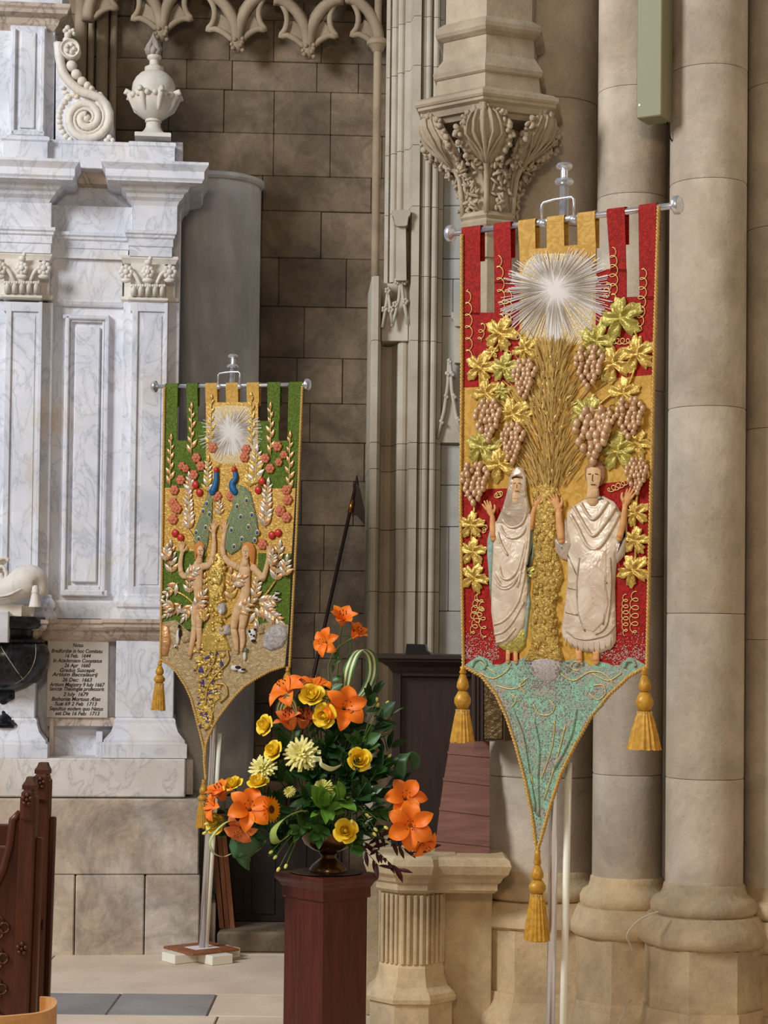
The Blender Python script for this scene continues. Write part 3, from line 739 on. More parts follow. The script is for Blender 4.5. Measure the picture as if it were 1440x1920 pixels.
# black marble urn cut by the picture edge
bc = M(2, 1280, .05)
bz = mz(1421, .05, 2)
bu = thing('black_urn', 'large black marble urn with a drawn circle and dividers incised on its belly', 'urn', M.m @ Matrix.Translation((bc.x, .14, bz)))
kk = 9.5 / F
def bp(prof): return [(r * kk, mz(y, .05, 2) - bz) for r, y in prof][::-1]
MB().lathe(bp([(28, 1352), (30, 1370), (28, 1388), (28, 1421)]), 0, 0, 4, PI / 4).build('foot_block', M_black, bu)
MB().lathe(bp([(20, 1296), (26, 1300), (26, 1312), (18, 1318), (14, 1326), (16, 1340), (24, 1352), (34, 1362)]), 0, 0, 28).build('stem', M_black, bu, True, sharp=50)
MB().lathe(bp([(72, 1204), (80, 1212), (84, 1226), (83, 1245), (76, 1264), (62, 1280), (44, 1292), (26, 1300)]), 0, 0, 40).build('belly', M_black, bu, True, sharp=60)
MB().lathe(bp([(78, 1156), (80, 1162), (79, 1172), (74, 1178), (62, 1180), (58, 1194), (64, 1198), (74, 1199), (74, 1204)]), 0, 0, 40).build('rim', M_black, bu, True, sharp=40)
M_line = plain('incised_line', rgb(190, 178, 160), .6)
def belly(px, py):
    q = M(px, py, .05); x, z = q.x - bc.x, q.z - bz
    pr = bp([(72, 1204), (80, 1212), (84, 1226), (83, 1245), (76, 1264), (62, 1280), (44, 1292), (26, 1300)])
    r = pr[0][0]
    for (r0, h0), (r1, h1) in zip(pr[:-1], pr[1:]):
        if h0 <= z <= h1: r = r0 + (r1 - r0) * (z - h0) / (h1 - h0)
    return Vector((x, -math.sqrt(max(r * r - x * x, 1e-6)) - .001, z))
MB().tube([belly(0 + 66 * math.cos(a), 1222 + 66 * math.sin(a)) for a in [math.radians(d) for d in range(-12, 72, 6)]], .0016, 5).build('incised_circle', M_line, bu)
MB().tube([belly(2 + t * 40, 1212 + t * 62) for t in (0, .2, .4, .6, .8, 1)], .002, 5).build('incised_dividers', M_line, bu)
# grey slab and white carved drapery with cushion and tassel lying on the urn
MB().box(M.u(-70, 1150, .12), M.u(16, 1150, .12), -.12, .06, mz(1205, .12, 0), mz(1146, .12, 0), .003).build('stone_slab', M_grey, m=M.m)
sl = bpy.data.objects['stone_slab']; tag(sl, 'plain grey stone slab cut by the picture edge in front of the black urn', 'slab')
cu_ = M(20, 1150, .03)
cushion = thing('carved_cushion', 'white carved marble cushion with drapery and hanging tassel on the black urn', 'sculpture', M.m @ Matrix.Translation((cu_.x, 0, mz(1156, .03, 20))))
def cl(px, py, n=.05):
    q = M(px, py, n); return Vector((q.x - cu_.x, q.y, q.z - mz(1156, .03, 20)))
b0, b1 = cl(-60, 1156, .06), cl(41, 1133, .06)
MB().box(b0.x, b1.x, -.05, .2, 0, b1.z, .003).build('slab', M_pale, cushion)
b2, b3 = cl(41, 1156, .0), cl(63, 1136, .0)
MB().box(b2.x, b3.x, .0, .2, 0, b3.z, .003).build('slab', M_pale, cushion)
pth = smoothpath([cl(-40, 1112), cl(-5, 1108), cl(20, 1104), cl(45, 1092), (cl(66, 1087)), cl(76, 1098), cl(78, 1118)], 4)
rr = [.05, .052, .056, .06, .064, .066, .068, .07, .072, .074, .076, .078, .08, .08, .078, .074, .068, .06, .052, .046, .042, .038, .034, .03, .02]
MB().tube(pth, rr[:len(pth)], 16).build('cushion_roll', M_pale, cushion, True)
MB().tube([p + Vector((0, -.068, -.03)) for p in pth[4:15]], .006, 6).build('piping', M_pale, cushion, True)
MB().tube([p + Vector((0, -.06, -.042)) for p in pth[2:14]], .004, 6).build('piping', M_pale, cushion, True)
m = MB()
for x, y, r in ((-6, 1062, 14), (4, 1052, 9), (10, 1048, 6), (-8, 1080, 18), (2, 1085, 12), (-12, 1100, 16)): m.ball(cl(x, y, .03), (r * kk, .05, r * kk * .8), 10, 7)
m.build('drapery', M_pale, cushion, True)
for q in ([(-10, 1070), (4, 1062), (12, 1075), (8, 1095)], [(0, 1075), (6, 1090), (0, 1112)], [(-4, 1050), (10, 1046), (16, 1052)]):
    MB().tube(smoothpath([cl(x, y, .08) for x, y in q], 3), .01, 6).build('fold', M_pale, cushion, True)
tz = cl(66, 1112, .13)
MB().lathe([(.03, -.068), (.027, -.05), (.019, -.01), (.017, .0), (.019, .003), (.019, .008), (.016, .012), (.016, .03), (.008, .038)], tz.x, tz.y, 14, z=tz.z).build('tassel', M_pale, cushion, True, sharp=50)
# ================================================================ furniture and things round the banners
M_mahog = wood('mahogany', rgb(92, 38, 24), rgb(68, 26, 16), rough=.38)
M_dark = wood('dark_oak', rgb(50, 31, 26), rgb(36, 22, 19), rough=.5)
M_pew = wood('pew_oak', rgb(88, 44, 24), rgb(64, 30, 16), rough=.4)
M_pink = wood('rosy_brown_board', rgb(134, 92, 80), rgb(112, 72, 62), (1.2, 14, 14), rough=.5)
M_beech = wood('beech', rgb(214, 160, 100), rgb(196, 140, 82), (2, 14, 14), rough=.4)
M_plank = wood('reddish_plank', rgb(158, 98, 62), rgb(126, 74, 46), rough=.55)
M_steel = plain('polished_aluminium', rgb(236, 236, 240), .27, .85, .5)
M_cream = plain('cream_paint', rgb(236, 232, 214), .45)
M_speak = plain('pale_green_enamel', rgb(142, 138, 108), .5)
M_bronze = foil('bronze_relief_metal', rgb(120, 92, 52), rgb(74, 58, 36), .45, .6, 38, 1.0, .012)
M_blackthing = plain('black_plastic', rgb(20, 18, 22), .35)
M_cable = plain('white_cable', rgb(206, 196, 176), .5)
# ---------------------------------------------------------------- loudspeaker hung on the columns
S1 = Frame(at(1240, 200, 7.3), -30)
sp = thing('column_loudspeaker', 'long pale green column loudspeaker hanging between two stone columns', 'loudspeaker', S1)
s0, sz, st_ = S1.u(1193, 205), S1.v(1240, 216), S1.v(1240, -120)
MB().box(s0, 0, 0, .115, sz, st_, .004).build('cabinet', M_speak, sp)
b = S1(1199, 197, .002); MB().box(b.x - .004, b.x + .004, -.0022, .001, b.z - .004, b.z + .004).build('badge', plain('badge_white', rgb(235, 235, 240), .4), sp)
MB().box(s0 + .02, -.02, .115, .34, sz + .25, sz + .3).build('wall_bracket', M_speak, sp)
MB().tube([(-.02, .1, sz + .02), (-.01, .12, sz - .06), (.0, .2, sz - .1), (.005, .34, sz - .16)], .003, 5).build('lead', M_blackthing, sp, True)
# ---------------------------------------------------------------- dark wooden desk with cornice
LZ = at(760, 1604, 8.45).z
led = struct('trim_6', 'pale stone ledge carrying the dark wooden desk', 'ledge')
p, q = at(688, 1604, 8.3), at(940, 1604, 8.3)
for i in range(3):
    MB().box(p.x + (q.x - p.x) * i / 3 + .001, p.x + (q.x - p.x) * (i + 1) / 3 - .001, 8.12, 9.35, 0, LZ, .006).build('ledge_block', M_base, led)
Dk = Frame(at(800, 1400, 8.6), -5)
dz = LZ - Dk.m.translation.z
desk = thing('wooden_desk', 'tall dark brown wooden desk with moulded cornice and sunk panel', 'desk', Dk.m @ Matrix.Translation((0, 0, dz)))
def dk(x, y, n=0): v = Dk(x, y, n); return Vector((v.x, v.y, v.z - dz))
x0, x1, zt = dk(735, 1400).x, dk(905, 1400).x, dk(735, 1250).z
MB().box(x0, x1, .03, .5, 0, zt, .003).build('body', M_dark, desk)
for a, b in ((735, 751), (882, 905)): MB().box(dk(a, 1400).x, dk(b, 1400).x, 0, .04, 0, zt, .003).build('stile', M_dark, desk)
MB().box(dk(751, 1400).x, dk(882, 1400).x, 0, .04, dk(760, 1268).z, zt, .003).build('rail', M_dark, desk)
MB().box(dk(751, 1400).x, dk(882, 1400).x, 0, .04, 0, dk(760, 1568).z, .003).build('rail', M_dark, desk)
pr = [(.0, dk(735, 1262).z), (.012, dk(735, 1256).z), (.02, dk(735, 1250).z), (.045, dk(735, 1243).z), (.06, dk(735, 1240).z), (.06, dk(735, 1236).z), (.085, dk(735, 1234).z), (.085, dk(735, 1227).z)]
MB().rect(x0, x1, 0, .5, pr).build('cornice', M_dark, desk)
hz = dk(735, 1227).z
h0, h1 = dk(762, 1226, -.1), dk(812, 1226, -.1)
hb_ = [(h0.x, hz), (h1.x, hz), (h1.x - .025, hz + .018), (h1.x - .032, hz + .046), (h0.x + .006, hz + .048)]
hh = MB().prism(hb_, .02, .16).build('book_rest', M_blackthing, m=Dk.m @ Matrix.Translation((0, 0, dz)))
tag(hh, 'small black flared stand lying on top of the dark wooden desk', 'book rest')
# ---------------------------------------------------------------- rosy boards leaning in steps
Bd = Frame(at(868, 1600, 7.84), -3, 0, -9)
st = thing('stepped_boards', 'rosy brown overlapping boards leaning back beside the stone column', 'board rack', Bd)
edges = [((846, 1372), (918, 1378)), ((840, 1414), (918, 1421)), ((831.5, 1464), (918, 1474)), ((824, 1519), (918, 1531)), ((817, 1577), (918, 1588)), ((814, 1602), (916, 1611))]
for i, (t, b) in enumerate(zip(edges[:-1], edges[1:])):
    n = .012 + .012 * i
    MB().prism(Bd.pts([t[0], t[1], b[1], b[0]], n), -n, .02).build('board', M_pink, st)
    if i < 4:
        MB().prism(Bd.pts([(b[0][0] - 1, b[0][1] - 5), (b[1][0], b[1][1] - 5), b[1], (b[0][0] - 1, b[0][1])], n), -n - .016, -n + .004).build('lip', M_pink, st)
# bronze relief panel fixed to the column
Br = Frame(at(912, 1330, 7.74), -20)
rel = thing('bronze_relief', 'small framed bronze relief panel fixed to the stone column below the banner', 'plaque', Br)
MB().prism(Br.pts([(885, 1262), (946, 1262), (946, 1390), (885, 1390)]), .0, .16).build('frame', wood('relief_frame', rgb(84, 62, 40), rgb(60, 44, 28)), rel)
MB().prism(Br.pts([(909, 1270), (942, 1270), (942, 1385), (909, 1385)]), -.006, .01).build('relief_panel', M_bronze, rel)
for a, b in ((888, 892), (896, 899), (903, 907)):
    MB().prism(Br.pts([(a, 1264), (b, 1264), (b, 1389), (a, 1389)]), -.008, .01).build('reed', M_dark, rel)
# ---------------------------------------------------------------- octagonal fluted stone pedestal
fc = at(772, 1700, 7.78)
fp = struct('trim_7', 'octagonal fluted stone pedestal with moulded cap behind the flower plinth', 'pedestal', Matrix.Translation((fc.x, fc.y, 0)))
kf = 7.6 / F
fz = lambda y: at(772, y, 7.6).z
def octl(prof, name, mat=M_base): MB().lathe([(r * kf, fz(y)) for r, y in prof][::-1], 0, 0, 8, PI / 8).build(name, mat, fp)
octl([(88, 1606), (96, 1612), (100, 1624), (94, 1640), (84, 1648), (80, 1656), (74, 1660), (74, 1672), (68, 1678)], 'cap')
octl([(62, 1676), (62, 1818)], 'drum')
octl([(62, 1812), (66, 1820), (68, 1838), (74, 1856), (88, 1868), (92, 1876), (90, 1884)], 'base_flare')
octl([(84, 1884), (84, 2010)], 'plinth')
for k in range(8):
    a = k * PI / 4 - PI / 2; d = Vector((math.cos(a), math.sin(a), 0)); s = Vector((-d.y, d.x, 0))
    for t in (-.36, -.13, .13, .36):
        c = d * (62 * kf * .924) + s * t * 62 * kf * .8
        m = Matrix.Translation(c) @ Matrix.Rotation(a + PI / 2, 4, 'Z')
        MB().box(-.0075, .0075, -.011, .01, fz(1814), fz(1682), .003).build('flute_rib', M_base, fp, m=m)
cx = at(850, 1610, 7.78)
MB().rect(.02, cx.x - fc.x + .16, -.11, .42, [(0, fz(1678)), (.012, fz(1672)), (.012, fz(1660)), (.024, fz(1656)), (.032, fz(1648)), (.052, fz(1640)), (.064, fz(1624)), (.056, fz(1613)), (.04, fz(1608))]).build('cap_slab', M_base, fp)
MB().box(.10, cx.x - fc.x + .16, .02, .32, 0, fz(1657), .004).build('side_block', M_base, fp)
# ---------------------------------------------------------------- staff with furled pennant leaning on the wall
a, b = at(669, 902, 10.45), onfloor(478, 1778)
b = Vector((b.x, 10.22, 0.107)); a = at(669, 902, 10.44)
tp = at(664, 950, 10.45)
stf = thing('banner_staff', 'thin dark staff with furled pennant leaning against the brown wall', 'staff', Vector((b.x, b.y, b.z)))
MB().tube([Vector((0, 0, 0)), (a - b)], .010, 8).build('shaft', M_dark, stf, True)
MB().lathe([(.006, -.05), (.012, -.02), (.004, .03)], (a - b).x, (a - b).y, 8, z=(a - b).z).build('spear_tip', M_dark, stf, True)
MB().tube([(a - b) * .925, (a - b) * .955], .013, 8).build('ferrule', plain('brass', rgb(170, 120, 60), .3, .9), stf, True)
Sf = Frame(a, 0)
pn = [Sf(x, y) for x, y in ((669, 902), (676, 920), (684, 958), (684, 985), (676, 975), (668, 965), (660, 968), (663, 945))]
MB().prism([(v.x + (a - b).x, v.z + (a - b).z) for v in pn], (a - b).y - .012, (a - b).y + .012).build('pennant', plain('dark_brown_cloth', rgb(64, 50, 42), .9), stf)
# ---------------------------------------------------------------- stone step, planks and dark chest in the corner
p0, p1 = onfloor(405, 1789), onfloor(560, 1789)
stp = MB().box(p0.x, p1.x + .3, 9.66, 10.5, 0, .105, .012).build('stone_step', M_mortar)
tag(stp, 'low rough stone step at the foot of the brown wall', 'step')
for i, (xa, xb, w) in enumerate(((388, 411, 9), (399, 422, 8), (408, 431, 9))):
    Q = Frame(at(xb, 1748, 9.78 + .004 * i), 0); g0 = Q.v(xb, 1748)
    top, bot = Q.pts([(xa, 1530), (xa + w, 1530)]), Q.pts([(xb, 1748), (xb + w, 1748)])
    zb = .105 - Q.m.translation.z
    o = thing('leaning_plank', ['reddish wooden plank leaning nearest the banner pole', 'reddish wooden plank in the middle of three leaning together', 'reddish wooden plank leaning furthest from the banner pole'][i], 'plank', Q.m @ Matrix.Translation((bot[0][0], 0, zb)), 'planks leaning by the dark chest')
    m = MB(); V = []
    for (x, z), y in ((bot[0], 0), (bot[1], 0), (top[1], .12), (top[0], .12)):
        zz = 0 if y == 0 else z - zb
        V += [(x - bot[0][0], y, zz), (x - bot[0][0], y + .02, zz)]
    m.add(V, [(0, 2, 4, 6), (1, 7, 5, 3), (0, 1, 3, 2), (2, 3, 5, 4), (4, 5, 7, 6), (6, 7, 1, 0)])
    m.build('plank_face', M_plank, o)
ch = Frame(at(480, 1700, 10.0), 0)
cz = .105 - ch.m.translation.z
chest = thing('dark_chest', 'very dark wooden chest standing on the stone step behind the planks', 'chest', ch.m @ Matrix.Translation((0, 0, cz)))
cx0, cx1, ct = ch.u(407, 1650), ch.u(640, 1650), ch.v(480, 1530) - cz
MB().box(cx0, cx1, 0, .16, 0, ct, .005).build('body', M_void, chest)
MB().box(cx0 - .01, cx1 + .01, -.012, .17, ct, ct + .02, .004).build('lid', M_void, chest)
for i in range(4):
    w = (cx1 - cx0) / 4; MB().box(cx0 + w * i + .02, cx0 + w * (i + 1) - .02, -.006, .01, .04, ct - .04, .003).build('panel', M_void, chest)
# ---------------------------------------------------------------- pews cut by the picture edge
def pew(pxl, pxr, pyt, D, lean, label, ros):
    Q = Frame(at(pxl, pyt, D), 0, lean); top = Q.v(pxl, pyt); w = Q.u(pxr, pyt) - Q.u(pxl, pyt)
    o = thing('pew', label, 'pew', Matrix.Translation((Q.m.translation.x, D, 0)) @ Matrix.Rotation(math.radians(lean), 4, 'Y'), 'carved wooden pews')
    H = Q.m.translation.z
    MB().box(0, w, 0, .055, 0, H - .05, .005).build('end_post', M_pew, o)
    MB().rect(.004, w - .004, .004, .051, [(-.004, H - .05), (-.004, H - .034), (0, H - .034), (0, H - .022), (-.006, H - .012), (-.010, H)]).build('post_cap', M_pew, o)
    MB().box(.004, w - .004, -.012, .05, H - .12, H - .034, .008).build('post_head', M_pew, o)
    for zz in ros:
        z = at(pxl, zz, D).z; m = MB()
        for k in range(5): m.ball((w / 2 + .011 * math.cos(k * 1.2566 + .3), -.004 - (.01 if z > H - .14 else 0), z + .013 * math.sin(k * 1.2566 + .3)), (.007, .006, .007), 7, 5)
        m.ball((w / 2, -.006 - (.01 if z > H - .14 else 0), z), (.005, .006, .005), 7, 5).build('rosette', M_pew, o, True)
    MB().box(w - .002, w + .016, .03, .06, 0, H - .17, .004).build('side_fillet', M_pew, o)
    cv = [(0, .12), (0, H - .10)] + [(-.02 - .28 * (1 - math.cos(t)) , H - .12 - .36 * math.sin(t)) for t in [i * PI / 16 for i in range(9)]] + [(-.5, H - .5), (-.5, .12)]
    MB().prism(cv, .02, .04).build('end_panel', M_pew, o)
    MB().tube([(x, .015, z) for x, z in cv[1:11]], .012, 6).build('curved_rail', M_pew, o, True)
    m = MB()
    for i in range(7):
        for q in range(4):
            cx_, cz_ = -.05 + .017 * math.cos(q * PI / 2), H - .42 - .085 * i + .017 * math.sin(q * PI / 2)
            m.tube([(cx_ + .014 * math.cos(t * PI / 5), .017, cz_ + .014 * math.sin(t * PI / 5)) for t in range(11)], .0035, 5)
    tag(m.build('tracery_carving', M_pew, o, True), kind='stuff')
    MB().box(-1.6, -.02, .055, .085, .1, H - .2, .004).build('backrest', M_pew, o)
    MB().box(-1.6, -.02, .085, .45, .42, .45, .004).build('seat', M_pew, o)
    MB().box(-1.6, -1.55, .05, .45, 0, H - .3, .004).build('far_end', M_pew, o)
    return o
pew(50, 82, 1430, 6.0, 1.0, 'carved oak pew end, the taller one farther back beside the stone base', (1467, 1726))
pew(22, 52, 1457, 5.35, 1.2, 'carved oak pew end, the nearer one at the picture edge', (1498, 1778))
# light wooden chair whose curved back shows in the corner
CD = 4.3
c0 = at(40, 1900, CD)
chair = thing('wooden_chair', 'light beech chair whose curved back rail shows in the bottom corner', 'chair', Vector((c0.x, CD, 0)))
ztop = at(78, 1904, CD).z
pth = [(-.62, .30), (-.60, .12), (-.54, .03), (-.40, .0), (-.2, -.005), (-.04, .0), (.028, .02), (.053, .06), (.053, .12), (.035, .16), (.012, .165)]
P2 = smoothpath([(x, y, 0) for x, y in pth], 4)
m = MB(); rr = []
for i, p_ in enumerate(P2):
    t = (P2[min(i + 1, len(P2) - 1)] - P2[max(i - 1, 0)]).normalized(); nn = Vector((-t.y, t.x, 0)) * .006
    zt = ztop - .028 * max(0, min(1, (-.0 - p_.x) / .5)) + .010 * max(0, min(1, p_.y / .15))
    rr.append([p_ - nn + Vector((0, 0, ztop - .2)), p_ + nn + Vector((0, 0, ztop - .2)), p_ + nn + Vector((0, 0, zt)), p_ - nn + Vector((0, 0, zt))])
m.rings(rr).build('back_rail', M_beech, chair)
MB().box(-.56, .0, .0, .42, .44, .46, .006).build('seat', M_beech, chair)
for x in (-.54, -.02):
    MB().tube([(x, .02, 0), (x, .02, ztop - .1)], .013, 8).build('leg', M_beech, chair, True)
    MB().tube([(x, .4, 0), (x, .4, .44)], .013, 8).build('leg', M_beech, chair, True)
# cable lying over the column bases
for lab, pts in (('thin white cable draped over the moulded column base', [(1236, 1709, 7.26), (1215, 1716, 7.24), (1196, 1727, 7.22), (1180, 1744, 7.2), (1175, 1758, 7.2), (1181, 1770, 7.22), (1186, 1784, 7.24)]),
                 ('thin white cable running down the foot of the column plinth', [(1183, 1876, 7.3), (1176, 1882, 7.26), (1171, 1896, 7.2), (1164, 1912, 7.17), (1150, 1935, 7.1)])):
    o = MB().tube(smoothpath([at(*q) for q in pts], 4), .0035, 6).build('cable', M_cable, None, True); tag(o, lab, 'cable')
# ---------------------------------------------------------------- flower plinth
PD = 6.8
pc = at(612, 1640, PD); kp2 = PD / F
pz = lambda y: at(612, y, PD).z
pl_ = thing('wooden_plinth', 'square dark red wooden plinth turned corner-on carrying the flower urn', 'plinth', Matrix.Translation((pc.x, pc.y, 0)) @ Matrix.Rotation(math.radians(-2), 4, 'Z'))
MB().lathe([(77 * kp2, .06), (77 * kp2, pz(1680))], 0, 0, 4).build('shaft', M_mahog, pl_)
MB().lathe([(92 * kp2, 0), (92 * kp2, .05), (80 * kp2, .065)], 0, 0, 4).build('foot', M_mahog, pl_)
MB().lathe([(78 * kp2, pz(1682)), (83 * kp2, pz(1680)), (83 * kp2, pz(1661)), (86 * kp2, pz(1658)), (89 * kp2, pz(1653)), (95 * kp2, pz(1648)), (98 * kp2, pz(1644)), (98 * kp2, pz(1638)), (96 * kp2, pz(1636))], 0, 0, 4).build('cap', M_mahog, pl_)
ptop = pz(1636)
dish = MB().lathe([(.01, 0), (.12, 0), (.128, .003), (.12, .0045), (.01, .0045)], 0, 0, 32).build('black_dish', M_blackthing, None, True, Matrix.Translation((pc.x, pc.y, ptop + .0005)), 40)
tag(dish, 'shallow round black dish under the flower urn', 'dish')
# ---------------------------------------------------------------- bronze flower urn
M_urn = plain('dark_bronze', rgb(104, 74, 40), .25, .85, .5, c2=rgb(70, 48, 28), cs=10)
uz = ptop + .0056
fu = thing('flower_urn', 'dark bronze footed urn holding the orange and yellow flowers', 'urn', Vector((pc.x + .006, pc.y, uz)))
MB().lathe([(.066, 0), (.066, .008), (.056, .022), (.036, .04), (.028, .046)], 0, 0, 32).build('foot', M_urn, fu, True, sharp=40)
MB().lathe([(.026, .044), (.026, .058), (.034, .062), (.03, .066)], 0, 0, 28).build('stem', M_urn, fu, True, sharp=40)
MB().lathe([(.03, .066), (.06, .078), (.085, .096), (.098, .122), (.104, .14), (.098, .142), (.08, .11), (.02, .09)], 0, 0, 32).build('bowl', M_urn, fu, True, sharp=50)
# ---------------------------------------------------------------- banner stands
L = Frame(at(434, 723, 9.38), -20, 1.25)
RB = Frame(at(1053, 412, 6.06), -34)
def stand(fr, label, bar, fin, pole_bot, sup, yk, base):
    o = thing('banner_stand', label, 'banner stand', fr, 'metal banner stands')
    g = fr
    (xa, ya), (xb, yb) = bar; k = yk
    ua, ub = g.u(xa, ya), g.u(xb, yb)
    MB().tube([(ua, 0, 0), (ub, 0, 0)], .0105, 12).build('crossbar', M_steel, o, True)
    for u, sg in ((ua, -1), (ub, 1)):
        rr = [[(u + sg * dx, r * math.cos(i * PI / 8), r * math.sin(i * PI / 8)) for i in range(16)] for dx, r in ((-.012, .012), (-.004, .02), (0, .029), (.010, .0295), (.018, .024), (.022, .012), (.023, .001))]
        MB().rings(rr if sg > 0 else [r[::-1] for r in rr]).build('end_knob', M_steel, o, True, sharp=60)
    f0 = g(*fin, -.03); zc = f0.z
    MB().lathe([(.010, zc - .085), (.010, zc - .03), (.028, zc - .026), (.031, zc - .018), (.026, zc - .010), (.012, zc - .006), (.012, zc + .018), (.024, zc + .024), (.027, zc + .032), (.022, zc + .040), (.004, zc + .044)], f0.x, f0.y, 20).build('finial', M_steel, o, True, sharp=50)
    bt = g(*pole_bot, -.03)
    MB().tube([(f0.x, f0.y, zc - .03), (bt.x, bt.y, bt.z)], .0145, 14).build('pole', M_steel, o, True)
    s0, s1 = g(*sup[0], -.045), g(*sup[1], -.045)
    MB().tube([s0, s1], .0115, 10).build('support_pole', M_cream, o, True)
    w = .058
    MB().tube([(f0.x - w, -.012, .0), (f0.x - w, -.012, .052), (f0.x - w + .008, -.012, .06), (f0.x - .012, -.014, .064), (f0.x + w - .008, -.012, .066), (f0.x + w, -.012, .058), (f0.x + w, -.012, .0)], .0045, 8).build('bracket', M_steel, o, True)
    for q in (-1, 1): MB().ball((f0.x + q * w * .96, -.004, -.006), (.017, .017, .015), 10, 6).build('bracket_ring', M_steel, o, True)
    return o
bl = onfloor(378, 1797)
lst = stand(L, 'silver banner stand holding the green banner before the marble monument', ((292, 728), (574, 722)), (437, 680), (378, 1786), ((412, 1375), (386, 1786)), 1, None)
rs = stand(RB, 'silver banner stand holding the big red banner by the columns', ((848, 444), (1266, 384)), (1058, 330), (1029, 2120), ((1066, 1430), (1052, 2120)), 1, None)
def lcl(o, pts):
    i = o.matrix_world.inverted(); return [i @ Vector(p) for p in pts]
# base of the green banner's stand: cream blocks, brown board, sheet of paper
bm = Matrix.Translation((bl.x, bl.y - .02, 0)) @ Matrix.Rotation(math.radians(38), 4, 'Z')
L_i = L.i
def basepart(name, mb_, mat): mb_.build(name, mat, lst, m=L_i @ bm)
basepart('base_block', MB().box(-.19, .19, -.06, .06, 0, .045, .003), M_cream)
basepart('base_block', MB().box(-.06, .06, -.19, -.061, 0, .045, .003), M_cream)
basepart('base_block', MB().box(-.06, .06, .061, .19, 0, .045, .003), M_cream)
basepart('base_board', MB().box(-.135, .135, -.135, .135, .0455, .058, .002), M_plank)
basepart('paper', MB().box(-.07, .07, -.06, .05, .0585, .0592), plain('white_paper', rgb(235, 225, 220), .7))
rp = RB(1029, 2120, -.03); rw = RB.m @ rp
bm2 = Matrix.Translation((rw.x, rw.y, 0)) @ Matrix.Rotation(math.radians(10), 4, 'Z')
for nm, b_, mt in (('base_block', MB().box(-.2, .2, -.06, .06, 0, .045, .003), M_cream), ('base_block', MB().box(-.06, .06, -.2, -.061, 0, .045, .003), M_cream), ('base_block', MB().box(-.06, .06, .061, .2, 0, .045, .003), M_cream), ('base_board', MB().box(-.14, .14, -.14, .14, .0455, .058, .002), M_plank)):
    b_.build(nm, mt, rs, m=RB.i @ bm2)
# ================================================================ embroidered banners
D_red = damask('red_damask', rgb(164, 30, 18), rgb(132, 20, 14), 95)
D_green = damask('green_damask', rgb(100, 118, 36), rgb(66, 86, 24), 130)
D_gold = damask('gold_silk', rgb(198, 154, 70), rgb(184, 138, 54), 30, .45)
D_gold2 = foil('crumpled_gold_silk', rgb(204, 160, 66), rgb(168, 122, 40), .4, .25, 70, .7)
F_gold = foil('gold_leather', rgb(214, 180, 92), rgb(176, 138, 56), .36, .4, 60, .8)
F_lime = foil('lime_gold_leather', rgb(194, 176, 88), rgb(150, 138, 58), .38, .35, 60, .8)
F_deep = foil('deep_gold_cloth', rgb(206, 168, 80), rgb(150, 116, 48), .4, .4, 80, 1.0, .01)
F_grape = foil('champagne_leather', rgb(216, 180, 140), rgb(188, 146, 110), .34, .2, 30, .3)
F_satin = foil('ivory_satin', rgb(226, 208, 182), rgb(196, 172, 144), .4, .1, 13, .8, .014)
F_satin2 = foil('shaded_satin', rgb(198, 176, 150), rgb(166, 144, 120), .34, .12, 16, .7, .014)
F_teal = foil('pale_teal_cloth', rgb(150, 166, 150), rgb(128, 148, 138), .5, .05, 50, .5)
F_wave = foil('sea_green_cloth', rgb(138, 168, 146), rgb(110, 142, 126), .5, .05, 60, .6)
def mottled(name, c1, c2, c3):
    t = NT(name, .55, 0, .3); n = t.noise(13, 5, 1.5, rough=.7); a = t.ramp(n, [(.42, c1), (.5, c2), (.6, c3)])
    g = t.ramp(t.noise(240, 2), [(.4, (.62, .6, .58)), (.6, (1.1, 1.1, 1.08))])
    t.col(t.mix(.75, a, g, 'MULTIPLY')); return t.bump(t.math('ADD', n, t.math('MULTIPLY', t.noise(260, 2), .5)), .9, .008).mat
F_wave = mottled('sea_green_cloth', rgb(150, 196, 166), rgb(140, 172, 150), rgb(176, 164, 148))
F_white = plain('white_thread', rgb(212, 204, 196), .5)
F_silver = plain('silver_thread', rgb(206, 200, 196), .4, .2)
F_foam = plain('silver_grey_beads', rgb(190, 180, 172), .4, .1, c2=rgb(158, 146, 140), cs=200)
F_thread = plain('pale_gold_thread', rgb(226, 196, 122), .4, .3)
F_straw = plain('straw_thread', rgb(190, 158, 96), .5, .15)
F_flesh = plain('flesh_cloth', rgb(214, 178, 134), .6, c2=rgb(196, 152, 104), cs=40)
F_flesh2 = plain('shaded_flesh_cloth', rgb(214, 160, 104), .6, c2=rgb(198, 140, 84), cs=40)
F_hair = plain('brown_hair_silk', rgb(150, 104, 70), .6, bump=.4, bs=150)
F_ginger = plain('ginger_hair_silk', rgb(196, 120, 54), .6, bump=.4, bs=150)
F_dark = plain('dark_brown_thread', rgb(92, 64, 48), .7)
F_rope = plain('gold_cord', rgb(206, 168, 96), .5, .15, c2=rgb(178, 138, 70), cs=120)
F_tass = plain('gold_tassel_silk', rgb(206, 156, 58), .42, .1, c2=rgb(176, 126, 42), cs=60)
F_copper = foil('copper_leather', rgb(214, 164, 112), rgb(186, 130, 82), .34, .4, 50, .5)
F_pearl = foil('pearl_leather', rgb(210, 190, 164), rgb(176, 152, 126), .3, .3, 50, .5)
F_rose = plain('coral_silk', rgb(206, 124, 88), .5, .05, c2=rgb(184, 96, 66), cs=120)
F_apple = plain('red_satin', rgb(186, 46, 34), .35, 0, .4)
F_blue = plain('peacock_blue_silk', rgb(34, 92, 136), .4, .1)
F_tail = foil('peacock_green_silk', rgb(136, 146, 98), rgb(100, 122, 96), .45, .2, 160, .9)
F_ground = foil('mossy_gold_cloth', rgb(190, 164, 118), rgb(150, 124, 82), .5, .15, 60, .9, .01)
